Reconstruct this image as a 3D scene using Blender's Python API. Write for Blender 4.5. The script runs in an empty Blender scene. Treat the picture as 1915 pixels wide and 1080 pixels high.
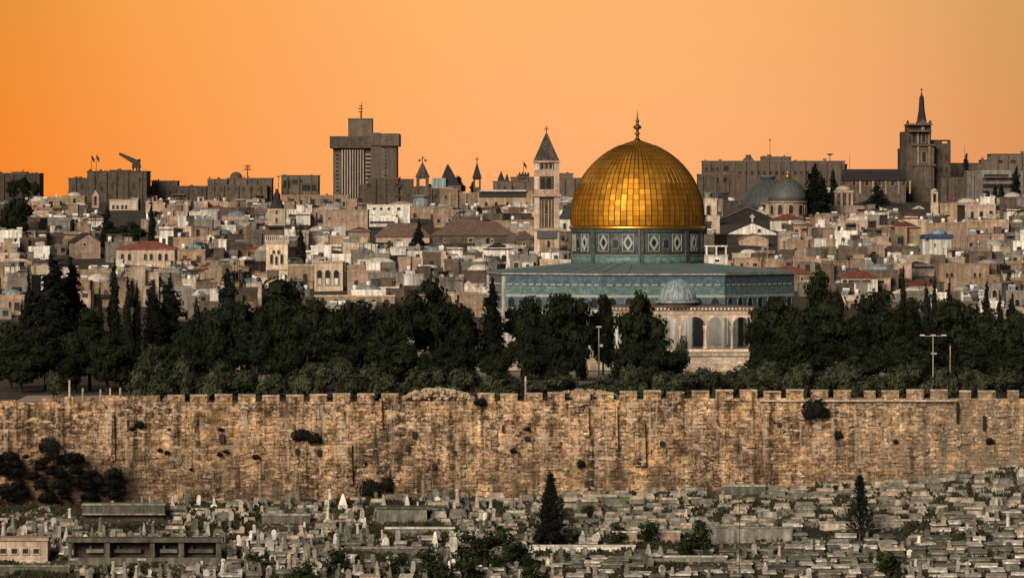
import bpy, math, random
from mathutils import Vector, noise
from math import sin, cos, pi, radians, sqrt

# ------------------------------------------------------------------ camera, sky, front light, exposure
F, CX, HR, CZ = 9265.0, 957.5, 400.0, 24.0        # focal length in photo pixels, centre column, eye-level row, eye height
scene = bpy.context.scene
COL = scene.collection
cam_d = bpy.data.cameras.new('camera')
cam = bpy.data.objects.new('camera', cam_d); COL.objects.link(cam)
cam.location = (0, 0, CZ); cam.rotation_euler = (pi / 2, 0, 0)
cam_d.sensor_width = 36.0; cam_d.lens = 36.0 * F / 1915.0
cam_d.shift_y = -(540.0 - HR) / 1915.0
cam_d.clip_start = 1.0; cam_d.clip_end = 30000
scene.camera = cam

FRONT_EL, FRONT_AZ = radians(24), radians(-24)         # added front light over the viewer's left shoulder; sunset lies behind the town
to_front_light = Vector((sin(FRONT_AZ) * cos(FRONT_EL), -cos(FRONT_AZ) * cos(FRONT_EL), sin(FRONT_EL)))
sd = bpy.data.lights.new('front_light', 'SUN'); sd.energy = 3.9; sd.angle = radians(26); sd.color = (1.0, 0.86, 0.70)
front_light = bpy.data.objects.new('front_light', sd); COL.objects.link(front_light)
front_light.rotation_euler = to_front_light.to_track_quat('Z', 'Y').to_euler()

world = bpy.data.worlds.new('World'); scene.world = world; world.use_nodes = True
def build_world():
    nt = world.node_tree; N = nt.nodes; L = nt.links; N.clear()
    out = N.new('ShaderNodeOutputWorld'); bg = N.new('ShaderNodeBackground'); L.new(bg.outputs[0], out.inputs[0])
    sky = N.new('ShaderNodeTexSky'); sky.sky_type = 'NISHITA'; sky.sun_disc = False
    sky.sun_elevation = FRONT_EL; sky.sun_rotation = math.atan2(to_front_light.x, to_front_light.y)
    sky.dust_density = 3.0; sky.air_density = 1.0; sky.ozone_density = 1.0
    dim = N.new('ShaderNodeMix'); dim.data_type = 'RGBA'; dim.blend_type = 'MULTIPLY'; dim.inputs[0].default_value = 1.0
    L.new(sky.outputs[0], dim.inputs[6]); dim.inputs[7].default_value = (0.044, 0.041, 0.038, 1)
    tc = N.new('ShaderNodeTexCoord'); sep = N.new('ShaderNodeSeparateXYZ'); L.new(tc.outputs['Generated'], sep.inputs[0])
    def ramp(src, lo, hi, stops, interp='B_SPLINE'):
        mr = N.new('ShaderNodeMapRange'); mr.inputs[1].default_value = lo; mr.inputs[2].default_value = hi
        L.new(src, mr.inputs[0]); r = N.new('ShaderNodeValToRGB'); r.color_ramp.interpolation = interp
        L.new(mr.outputs[0], r.inputs[0]); e = r.color_ramp.elements
        while len(e) < len(stops): e.new(0.5)
        for q, (p, c) in zip(e, stops): q.position = p; q.color = (*c, 1)
        return r.outputs[0]
    # dusk glow over the western horizon, varying with azimuth and with height
    low = ramp(sep.outputs[0], -0.11, 0.11, [(0, (0.93, 0.225, 0.018)), (0.12, (0.96, 0.275, 0.042)), (0.32, (1.0, 0.385, 0.118)), (0.55, (1.0, 0.435, 0.178)), (0.82, (0.98, 0.40, 0.158)), (1, (0.66, 0.25, 0.095))])
    high = ramp(sep.outputs[0], -0.11, 0.11, [(0, (0.72, 0.26, 0.028)), (0.12, (0.95, 0.335, 0.062)), (0.32, (0.99, 0.425, 0.122)), (0.55, (0.99, 0.475, 0.172)), (0.80, (0.93, 0.43, 0.148)), (1, (0.58, 0.31, 0.105))])
    mh = N.new('ShaderNodeMapRange'); mh.inputs[1].default_value = 0.004; mh.inputs[2].default_value = 0.042; L.new(sep.outputs[2], mh.inputs[0])
    glow = N.new('ShaderNodeMix'); glow.data_type = 'RGBA'; L.new(mh.outputs[0], glow.inputs[0]); L.new(low, glow.inputs[6]); L.new(high, glow.inputs[7])
    # the glow fades into the ordinary sky upwards and round to the sides
    up = N.new('ShaderNodeMapRange'); up.interpolation_type = 'SMOOTHSTEP'
    up.inputs[1].default_value = 0.06; up.inputs[2].default_value = 0.40; up.inputs[3].default_value = 1; up.inputs[4].default_value = 0
    L.new(sep.outputs[2], up.inputs[0])
    west = N.new('ShaderNodeMapRange'); west.interpolation_type = 'SMOOTHSTEP'
    west.inputs[1].default_value = 0.2; west.inputs[2].default_value = 0.95; L.new(sep.outputs[1], west.inputs[0])
    m = N.new('ShaderNodeMath'); m.operation = 'MULTIPLY'; L.new(up.outputs[0], m.inputs[0]); L.new(west.outputs[0], m.inputs[1])
    fin = N.new('ShaderNodeMix'); fin.data_type = 'RGBA'; L.new(m.outputs[0], fin.inputs[0]); L.new(dim.outputs[2], fin.inputs[6]); L.new(glow.outputs[2], fin.inputs[7])
    L.new(fin.outputs[2], bg.inputs[0]); bg.inputs[1].default_value = 1.0
build_world()
scene.view_settings.view_transform = 'Standard'; scene.view_settings.look = 'None'
scene.view_settings.exposure = 0.0; scene.view_settings.gamma = 1.0
scene.render.engine = 'CYCLES'
scene.cycles.max_bounces = 5; scene.cycles.diffuse_bounces = 2; scene.cycles.glossy_bounces = 2
scene.cycles.use_denoising = True

R = random.Random(7)
def X(px, D): return (px - CX) * D / F
def Z(row, D): return CZ + (HR - row) * D / F
def PX(x, D): return CX + x * F / D
def ROW(z, D): return HR + (CZ - z) * F / D
def lerp(a, b, t): return a + (b - a) * t
def sstep(a, b, x):
    t = max(0.0, min(1.0, (x - a) / (b - a))); return t * t * (3 - 2 * t)
def interp(tab, x):
    if x <= tab[0][0]: return tab[0][1]
    for (x0, y0), (x1, y1) in zip(tab, tab[1:]):
        if x <= x1: return lerp(y0, y1, (x - x0) / (x1 - x0))
    return tab[-1][1]

# ------------------------------------------------------------------ terrain height
WALL_FOOT = [(-140, -14.8), (-68, -14.8), (-20, -14.0), (10, -13.2), (35, -12.4), (52, -11.6), (68, -9.6), (140, -8.0)]
def ground_z(x, y):
    n = noise.noise(Vector((x * .05, y * .05, 3.1))) * .5
    if y < 656:
        zb = interp(WALL_FOOT, x)
        if y > 614:
            t = (656 - y) / 42.0
            return lerp(zb, -21.2, t ** (0.85 + .6 * sstep(20, 68, x))) + n * .35
        return interp([(-300, 34), (-20, 22.2), (0, 21.5), (40, 17), (100, 8), (250, -10), (420, -27), (560, -32), (600, -24.4), (614, -21.2)], y) + n * .3
    if y < 663: return lerp(interp(WALL_FOOT, x), -2.2, sstep(659.4, 660.6, y))
    if y < 795: return -2.2 + (y - 663) * .0075 + n * .2
    if y < 932: return -1.0
    z = interp([(932, 1.2), (950, 6.0), (1100, 13.2), (1250, 19.6), (1400, 24.8), (1570, 28.0), (1680, 27.0), (2400, 14.0), (9000, 0.0)], y)
    return z + n * 2.2 * sstep(935, 1000, y) * (1 - sstep(1650, 1800, y))

# ------------------------------------------------------------------ materials
def lin(r, g, b):
    f = lambda c: (c / 255.0 / 12.92) if c <= 10 else ((c / 255.0 + .055) / 1.055) ** 2.4
    return (f(r), f(g), f(b))
class NT:
    def __init__(s, name):
        s.m = bpy.data.materials.new(name); s.m.use_nodes = True; s.t = s.m.node_tree; s.N = s.t.nodes; s.L = s.t.links
        s.p = s.N['Principled BSDF']; s.p.inputs['Roughness'].default_value = .85
        s.p.inputs['Specular IOR Level'].default_value = .25
        tc = s.N.new('ShaderNodeTexCoord'); s.obj = tc.outputs['Object']
        oi = s.N.new('ShaderNodeObjectInfo'); s.rnd = oi.outputs['Random']
        sh = s.N.new('ShaderNodeVectorMath'); sh.operation = 'ADD'
        mu = s.N.new('ShaderNodeMath'); mu.operation = 'MULTIPLY'; mu.inputs[1].default_value = 137.0; s.L.new(s.rnd, mu.inputs[0])
        s.L.new(s.obj, sh.inputs[0]); s.L.new(mu.outputs[0], sh.inputs[1]); s.vec = sh.outputs[0]
    def scaled(s, v, sc):
        n = s.N.new('ShaderNodeVectorMath'); n.operation = 'MULTIPLY'; s.L.new(v, n.inputs[0]); n.inputs[1].default_value = sc; return n.outputs[0]
    def noise(s, scale, detail=4, rough=.6, vec=None):
        n = s.N.new('ShaderNodeTexNoise'); n.inputs['Scale'].default_value = scale; n.inputs['Detail'].default_value = detail
        n.inputs['Roughness'].default_value = rough; s.L.new(vec or s.vec, n.inputs['Vector']); return n.outputs['Fac']
    def ramp(s, src, stops, interp='LINEAR'):
        r = s.N.new('ShaderNodeValToRGB'); r.color_ramp.interpolation = interp; s.L.new(src, r.inputs[0]); e = r.color_ramp.elements
        while len(e) < len(stops): e.new(.5)
        for q, (p, c) in zip(e, stops):
            q.position = p; q.color = (*c, 1) if isinstance(c, tuple) else (c, c, c, 1)
        return r.outputs[0]
    def mix(s, fac, a, b, mode='MIX'):
        n = s.N.new('ShaderNodeMix'); n.data_type = 'RGBA'; n.blend_type = mode
        for k, v in ((0, fac), (6, a), (7, b)):
            if isinstance(v, (int, float)): n.inputs[k].default_value = v if k == 0 else (v, v, v, 1)
            elif isinstance(v, tuple): n.inputs[k].default_value = (*v, 1)
            else: s.L.new(v, n.inputs[k])
        return n.outputs[2]
    def color(s, c): s.L.new(c, s.p.inputs['Base Color'])
    def bump(s, h, strength=.4, dist=.1):
        b = s.N.new('ShaderNodeBump'); b.inputs['Strength'].default_value = strength; b.inputs['Distance'].default_value = dist
        s.L.new(h, b.inputs['Height']); s.L.new(b.outputs[0], s.p.inputs['Normal'])
def stone(name, c, var=.35, rnd=.3, scale=.6, brick=None, streak=.3, rough=.9):
    """weathered masonry: blotches, rain streaks, faint courses, and each object a little lighter or darker than the next"""
    k = NT(name)
    a = tuple(v * (1 - var) for v in c); b = tuple(min(.9, v * (1 + var * .6)) for v in c)
    col = k.ramp(k.noise(scale, 5, .65), [(.3, a), (.7, b)])
    st = k.ramp(k.noise(1.0, 3, .6, k.scaled(k.vec, (1.6, 1.6, .12))), [(.42, 1 - streak), (.6, 1.0)])
    col = k.mix(1.0, col, st, 'MULTIPLY')
    gr = k.ramp(k.noise(6.0, 2, .5), [(.35, .82), (.65, 1.12)])
    col = k.mix(1.0, col, gr, 'MULTIPLY')
    if brick:
        br = k.N.new('ShaderNodeTexBrick'); br.inputs['Scale'].default_value = 1.0
        br.inputs['Brick Width'].default_value = brick * 2; br.inputs['Row Height'].default_value = brick
        br.inputs['Mortar Size'].default_value = brick * .06
        br.inputs['Color1'].default_value = (1, 1, 1, 1); br.inputs['Color2'].default_value = (.74, .72, .70, 1); br.inputs['Mortar'].default_value = (.55, .52, .5, 1)
        sw = k.N.new('ShaderNodeSeparateXYZ'); k.L.new(k.obj, sw.inputs[0]); ad = k.N.new('ShaderNodeMath'); ad.operation = 'ADD'
        k.L.new(sw.outputs[0], ad.inputs[0]); k.L.new(sw.outputs[1], ad.inputs[1])
        cb = k.N.new('ShaderNodeCombineXYZ'); k.L.new(ad.outputs[0], cb.inputs[0]); k.L.new(sw.outputs[2], cb.inputs[1]); k.L.new(cb.outputs[0], br.inputs['Vector'])
        col = k.mix(.8, col, br.outputs[0], 'MULTIPLY')
    tone = k.ramp(k.rnd, [(0, 1 - rnd), (1, 1 + rnd * .55)])
    col = k.mix(1.0, col, tone, 'MULTIPLY')
    k.color(col); k.p.inputs['Roughness'].default_value = rough
    return k.m
def plain(name, c, rough=.8, metal=0.0, var=.2, rnd=.15, scale=2.0):
    k = NT(name)
    col = k.ramp(k.noise(scale, 4, .6), [(.3, tuple(v * (1 - var) for v in c)), (.7, tuple(min(1, v * (1 + var)) for v in c))])
    col = k.mix(1.0, col, k.ramp(k.rnd, [(0, 1 - rnd), (1, 1 + rnd)]), 'MULTIPLY')
    k.color(col); k.p.inputs['Roughness'].default_value = rough; k.p.inputs['Metallic'].default_value = metal
    return k.m
def leafy(name, c0, c1):
    k = NT(name)
    col = k.ramp(k.noise(.9, 3, .6), [(.35, c0), (.68, c1)])
    col = k.mix(1.0, col, k.ramp(k.noise(7.0, 1, .5), [(.3, .55), (.7, 1.35)]), 'MULTIPLY')
    col = k.mix(1.0, col, k.ramp(k.rnd, [(0, .75), (1, 1.25)]), 'MULTIPLY')
    k.color(col); k.p.inputs['Roughness'].default_value = .8; k.p.inputs['Specular IOR Level'].default_value = .12
    return k.m
M = {}
M['peach'] = stone('peach_limestone', (.48, .35, .26), brick=.5)
M['cream'] = stone('cream_limestone', (.58, .47, .36), brick=.5)
M['ochre'] = stone('ochre_limestone', (.39, .285, .195), brick=.5)
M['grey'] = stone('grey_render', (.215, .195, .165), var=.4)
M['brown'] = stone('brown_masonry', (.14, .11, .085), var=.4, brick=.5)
M['pale'] = stone('pale_dressed_limestone', (.74, .59, .45), var=.25, brick=.5)
M['white'] = stone('whitewash', (.76, .72, .64), var=.25, streak=.4)
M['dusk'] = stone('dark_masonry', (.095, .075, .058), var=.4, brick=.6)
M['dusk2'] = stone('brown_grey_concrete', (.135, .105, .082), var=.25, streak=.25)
M['concrete'] = stone('pale_concrete_fin', (.36, .30, .25), var=.2, streak=.2)
M['pane'] = plain('dark_window', (.018, .016, .015), rough=.35, var=.3, rnd=.5)
M['pane_green'] = plain('green_shutter', (.03, .06, .055), rough=.6)
M['red_tile'] = stone('red_roof_tile', (.22, .07, .045), var=.35, scale=1.5)
M['brown_tile'] = stone('brown_roof_tile', (.19, .125, .095), var=.25, scale=1.2)
M['dark_tile'] = stone('dark_roof_tile', (.038, .032, .03), var=.35, scale=1.2)
M['dome_white'] = stone('whitewashed_dome', (.55, .50, .42), var=.3, rnd=.45)
M['lead'] = stone('lead_sheet', (.085, .092, .088), var=.2, streak=.25, rough=.55)
M['pale_lead'] = stone('pale_lead_sheet', (.25, .31, .32), var=.22, streak=.5, rough=.55)
M['roof_grey'] = stone('roof_screed', (.30, .27, .23), var=.35)
M['tank_white'] = plain('white_tank', (.60, .58, .54), rough=.5)
M['tank_black'] = plain('black_tank', (.03, .03, .03), rough=.5)
M['metal'] = plain('galvanised_metal', (.42, .42, .42), rough=.4, metal=.6)
M['darkmetal'] = plain('dark_iron', (.03, .025, .022), rough=.6)
M['solar'] = plain('solar_collector', (.20, .22, .23), rough=.35)
M['awning'] = plain('awning_sheet', (.035, .03, .028), rough=.8, rnd=.5)
M['blue'] = plain('blue_tarpaulin', (.02, .05, .10), rough=.7)
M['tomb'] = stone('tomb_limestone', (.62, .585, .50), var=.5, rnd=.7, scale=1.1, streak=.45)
M['tomb_green'] = stone('lichen_and_shade_tomb', (.20, .195, .15), var=.5, rnd=.55, scale=1.1, streak=.4)  # lichened stone; also coloured in as shade under tomb lids
M['tomb_warm'] = stone('rosy_tomb', (.47, .39, .30), var=.4, rnd=.35, scale=1.1, streak=.4)
M['oldwall'] = stone('mossy_wall_and_tomb_shade', (.12, .115, .085), var=.45, scale=.7, streak=.4)  # mossy walls; also the painted shade of tomb bodies
M['rubble'] = stone('rubble_stone', (.40, .31, .215), var=.5, rnd=.4, scale=1.5)
M['marble'] = stone('veined_marble', (.62, .59, .53), var=.22, streak=.25, scale=.9)
M['bark'] = stone('bark', (.05, .038, .03), var=.4, streak=.5)
M['palebark'] = stone('pale_bark', (.36, .32, .26), var=.4, streak=.5)
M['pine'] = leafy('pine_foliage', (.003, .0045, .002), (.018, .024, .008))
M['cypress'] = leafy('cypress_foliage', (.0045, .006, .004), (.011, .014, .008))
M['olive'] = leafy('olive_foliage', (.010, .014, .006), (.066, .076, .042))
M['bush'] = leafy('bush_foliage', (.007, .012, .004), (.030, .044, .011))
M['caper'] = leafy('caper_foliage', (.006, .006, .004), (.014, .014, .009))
# ------------------------------------------------------------------ mesh builder
class MB:
    def __init__(s): s.v = []; s.f = []; s.mi = []; s.sm = []; s.cur = 0; s.smooth = False
    def add(s, vs, fs):
        o = len(s.v); s.v.extend(vs)
        for f in fs: s.f.append(tuple(i + o for i in f)); s.mi.append(s.cur); s.sm.append(s.smooth)
    def box(s, x0, x1, y0, y1, z0, z1, rz=0.0, tx=0.0, ty=0.0):
        """tx, ty: how far the top is drawn in on each side"""
        cx, cy = (x0 + x1) / 2, (y0 + y1) / 2
        vs = []
        for z, q, w in ((z0, 0, 0), (z1, tx, ty)):
            for a, b in ((x0 + q, y0 + w), (x1 - q, y0 + w), (x1 - q, y1 - w), (x0 + q, y1 - w)):
                if rz:
                    dx, dy = a - cx, b - cy
                    a, b = cx + dx * cos(rz) - dy * sin(rz), cy + dx * sin(rz) + dy * cos(rz)
                vs.append((a, b, z))
        s.add(vs, [(3, 2, 1, 0), (4, 5, 6, 7), (0, 1, 5, 4), (1, 2, 6, 5), (2, 3, 7, 6), (3, 0, 4, 7)])
    def prism(s, pts, z0, z1, pts2=None):
        n = len(pts); p2 = pts2 or pts
        s.add([(x, y, z0) for x, y in pts] + [(x, y, z1) for x, y in p2],
              [tuple(range(n))[::-1], tuple(range(n, 2 * n))] + [(i, (i + 1) % n, n + (i + 1) % n, n + i) for i in range(n)])
    def slab(s, pts, y0, y1):
        """outline in (x, z), counter-clockwise seen from -y, pushed from y0 to y1"""
        n = len(pts)
        s.add([(x, y0, z) for x, z in pts] + [(x, y1, z) for x, z in pts],
              [tuple(range(n)), tuple(range(n, 2 * n))[::-1]] + [((i + 1) % n, i, n + i, n + (i + 1) % n) for i in range(n)])
    def lathe(s, prof, n=24, cx=0, cy=0, smooth=True, a0=0.0):
        old = s.smooth; s.smooth = smooth
        vs = []; fs = []
        for r, z in prof:
            for i in range(n):
                a = a0 + 2 * pi * i / n; vs.append((cx + r * sin(a), cy - r * cos(a), z))
        for j in range(len(prof) - 1):
            for i in range(n):
                k = (i + 1) % n; fs.append((j * n + i, j * n + k, (j + 1) * n + k, (j + 1) * n + i))
        fs.append(tuple(range(n))[::-1]); fs.append(tuple(range((len(prof) - 1) * n, len(prof) * n)))
        s.add(vs, fs); s.smooth = old
    def dome(s, r, z0, h, n=20, cx=0, cy=0, rings=7):
        s.lathe([(max(.02, r * cos(t * pi / 2 / rings)), z0 + h * sin(t * pi / 2 / rings)) for t in range(rings + 1)], n, cx, cy)
    def tube(s, p0, p1, r0, r1=None, n=6):
        r1 = r0 if r1 is None else r1
        p0, p1 = Vector(p0), Vector(p1); d = (p1 - p0).normalized()
        u = d.cross(Vector((0, 0, 1)) if abs(d.z) < .9 else Vector((1, 0, 0))).normalized(); w = d.cross(u)
        vs = [tuple(p + (u * cos(2 * pi * i / n) + w * sin(2 * pi * i / n)) * r) for p, r in ((p0, r0), (p1, r1)) for i in range(n)]
        s.add(vs, [tuple(range(n))[::-1], tuple(range(n, 2 * n))] + [(i, (i + 1) % n, n + (i + 1) % n, n + i) for i in range(n)])
    def hip(s, x0, x1, y0, y1, z0, h, ov=.3, ridge=.5):
        x0 -= ov; x1 += ov; y0 -= ov; y1 += ov
        q = min((x1 - x0), (y1 - y0)) * ridge; cy = (y0 + y1) / 2
        q = min(q, (x1 - x0) * .5 - .01)
        s.add([(x0, y0, z0), (x1, y0, z0), (x1, y1, z0), (x0, y1, z0), (x0 + q, cy, z0 + h), (x1 - q, cy, z0 + h)],
              [(3, 2, 1, 0), (0, 1, 5, 4), (1, 2, 5), (2, 3, 4, 5), (3, 0, 4)])
        s.box(x0, x1, y0, y1, z0 - .15, z0 - .002)
    def gable(s, x0, x1, y0, y1, z0, h, ov=.25, t=.2):
        """ridge runs away from the viewer"""
        cx = (x0 + x1) / 2; k = h / (cx - x0); a = x0 - ov; b = x1 + ov; zl = z0 - ov * k
        s.slab([(a, zl), (cx, z0 + h), (b, zl), (b, zl + t), (cx, z0 + h + t), (a, zl + t)], y0 - ov, y1 + ov)
    def ico(s, c, r, seed=0, rough=.25, n=7, m=5, sq=(1, 1, 1)):
        vs = []; fs = []
        for j in range(m + 1):
            th = pi * j / m
            for i in range(n):
                a = 2 * pi * i / n; d = Vector((sin(th) * cos(a), sin(th) * sin(a), cos(th)))
                q = r * (1 + rough * noise.noise(d * 1.7 + Vector((seed * 7.3, seed * 1.9, 0))) * 1.6)
                vs.append((c[0] + d.x * q * sq[0], c[1] + d.y * q * sq[1], c[2] + d.z * q * sq[2]))
        for j in range(m):
            for i in range(n):
                k = (i + 1) % n; fs.append((j * n + i, (j + 1) * n + i, (j + 1) * n + k, j * n + k))
        s.add(vs, fs)
    def mesh(s, name, mats):
        me = bpy.data.meshes.new(name); me.from_pydata(s.v, [], s.f)
        for m in mats: me.materials.append(m)
        me.polygons.foreach_set('material_index', s.mi); me.polygons.foreach_set('use_smooth', s.sm); me.update()
        return me
    def build(s, name, mat, parent=None, loc=None, rz=0):
        mats = mat if isinstance(mat, (list, tuple)) else [mat]
        return link(name, s.mesh(name, mats), parent, loc, rz)
def link(name, data, parent=None, loc=None, rz=0):
    o = bpy.data.objects.new(name, data); COL.objects.link(o)
    if parent: o.parent = parent
    if loc: o.location = loc
    if rz: o.rotation_euler = (0, 0, rz)
    return o
def thing(name, label, cat, loc, rz=0, group=None):
    o = bpy.data.objects.new(name, None); COL.objects.link(o); o.empty_display_size = .5
    o.location = loc; o.rotation_euler = (0, 0, rz)
    if label: o['label'] = label
    o['category'] = cat
    if group: o['group'] = group
    return o
KIDS = {}
def dup(src, loc, rz, sc=(1, 1, 1)):
    """a copy of a thing with copies of its parts and sub-parts"""
    r = src.copy(); COL.objects.link(r); r.location = loc; r.rotation_euler = (0, 0, rz); r.scale = sc
    for ch in KIDS[src.name]:
        c = ch.copy(); COL.objects.link(c); c.parent = r
    return r
def structure(name, mb, mat):
    o = mb.build(name, mat); o['kind'] = 'structure'; return o

# windows: a stone surround with a sill, and a dark pane set back inside it
def arch_pts(w, h, n=7, z0=0.0):
    r = w / 2; return [(-r, z0), (r, z0)] + [(r * cos(pi * i / n), z0 + h - r + r * sin(pi * i / n)) for i in range(n + 1)]
WIN = {}
def win_mesh(kind, w, h, frame):
    key = (kind, round(w, 1), round(h, 1), frame)
    if key in WIN: return WIN[key]
    w, h = key[1], key[2]; mb = MB()
    t = max(.09, w * .13)
    if kind == 'arch':
        outer = arch_pts(w + 2 * t, h + t); inner = arch_pts(w, h)
        mb.cur = 1; mb.slab(inner, -.03, .05)
        mb.cur = 0; n = len(outer)
        ring = [(x, -.12, z) for x, z in outer] + [(x, -.12, z) for x, z in inner] + [(x, .06, z) for x, z in outer] + [(x, .06, z) for x, z in inner]
        fs = []
        for i in range(n):
            k = (i + 1) % n
            fs += [(i, k, n + k, n + i), (k, i, 2 * n + i, 2 * n + k), (n + i, n + k, 3 * n + k, 3 * n + i)]
        mb.add(ring, fs)
        mb.box(-w / 2 - t * 1.2, w / 2 + t * 1.2, -.2, .05, -.16, -.004)
    else:
        mb.cur = 1; mb.box(-w / 2, w / 2, -.03, .05, 0, h)
        mb.cur = 0
        mb.box(-w / 2 - t, -w / 2 - .002, -.12, .05, 0, h); mb.box(w / 2 + .002, w / 2 + t, -.12, .05, 0, h)
        mb.box(-w / 2 - t, w / 2 + t, -.14, .05, h + .002, h + t * 1.3); mb.box(-w / 2 - t * 1.2, w / 2 + t * 1.2, -.2, .05, -.16, -.003)
    WIN[key] = mb.mesh('window', [M[frame], M['pane']]); return WIN[key]
def window(parent, x, y, z, w, h, kind='rect', frame='cream', rz=0):
    return link('window', win_mesh(kind, w, h, frame), parent, (x, y, z), rz)

# landmarks measured on the photo, set at their own distance; local metres, front face at y = 0
ANCH = []          # (phrase, px, row) for saying where the small houses are
KEEP = []          # (px0, px1, row0, row1, D): what must stay in view
class LM:
    def __init__(s, name, label, cat, cx, D, keep=None, phrase=None, rz=0, z=None, group=None):
        s.D, s.cx, s.s = D, cx, D / F
        s.x = X(cx, D); s.g = ground_z(s.x, D) if z is None else z
        s.root = thing(name, label, cat, (s.x, D, s.g), rz, group)
        if keep: KEEP.append((*keep, D))
        if phrase: ANCH.append((phrase, cx, (keep[2] + keep[3]) / 2 if keep else 400))
    def lx(s, px): return (px - s.cx) * s.s
    def lz(s, row): return Z(row, s.D) - s.g
    def box(s, mb, p0, p1, r0, r1=None, y0=0, y1=10, **k):
        mb.box(s.lx(p0), s.lx(p1), y0, y1, -1.5 if r1 is None else s.lz(r1), s.lz(r0), **k)
    def win(s, px, row, w, h, kind='rect', frame='cream', y=0):
        """row is the sill"""
        return window(s.root, s.lx(px), y, s.lz(row), max(.3, w * s.s), max(.4, h * s.s), kind, frame)
    def part(s, name, mb, mat, parent=None): return mb.build(name, mat, parent or s.root)
def cross(mb, x, y, z, h, t=.12):
    mb.box(x - t, x + t, y - t, y + t, z, z + h); mb.box(x - h * .3, x - t - .003, y - t, y + t, z + h * .58, z + h * .58 + 2 * t)
    mb.box(x + t + .003, x + h * .3, y - t, y + t, z + h * .58, z + h * .58 + 2 * t)

# ------------------------------------------------------------------ trees
def leaves(mb, lobes, rng, leaf, per_m2, gap=-.12, thin=.55, seed=0.0, up=.0):
    for (cx, cy, cz, rx, ry, rz) in lobes:
        n = int(per_m2 * 4 * pi * ((rx * ry * rz) ** (2 / 3)))
        for _ in range(n):
            d = Vector((rng.gauss(0, 1), rng.gauss(0, 1), rng.gauss(0, 1))).normalized()
            rr = rng.random() ** .35; rr = .55 + .5 * rr
            p = Vector((cx + d.x * rx * rr, cy + d.y * ry * rr, cz + d.z * rz * rr))
            nv = noise.noise(p * (.55 / thin) + Vector((seed, 0, 0)))
            if nv < gap: continue
            p += d * nv * leaf * 1.6
            q = (d + Vector((rng.uniform(-.8, .8), rng.uniform(-.8, .8), rng.uniform(-.8, .8) + up))).normalized()
            u = q.orthogonal().normalized(); w = q.cross(u); a = rng.uniform(0, pi)
            u, w = u * cos(a) + w * sin(a), w * cos(a) - u * sin(a)
            l = leaf * rng.uniform(.6, 1.3); b = l * rng.uniform(.35, .7)
            mb.add([tuple(p - u * l), tuple(p - w * b), tuple(p + u * l), tuple(p + w * b)], [(0, 1, 2, 3)])
def cores(mb, lobes, k=.74, seed=0):
    for i, (cx, cy, cz, rx, ry, rz) in enumerate(lobes):
        mb.ico((cx, cy, cz), 1.0, seed + i, .22, 9, 6, (rx * k, ry * k, rz * k))
PROTO = {}
def proto(name, crown_mb, trunk_mb, leaf_mat, bark, cat):
    r = bpy.data.objects.new(name, None); r['category'] = cat
    c = bpy.data.objects.new('crown', crown_mb.mesh('crown', [M[leaf_mat]])); c.parent = r
    KIDS[r.name] = [c]
    if trunk_mb:
        t = bpy.data.objects.new('trunk', trunk_mb.mesh('trunk', [M[bark]])); t.parent = r; KIDS[r.name].append(t)
    return r
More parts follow.
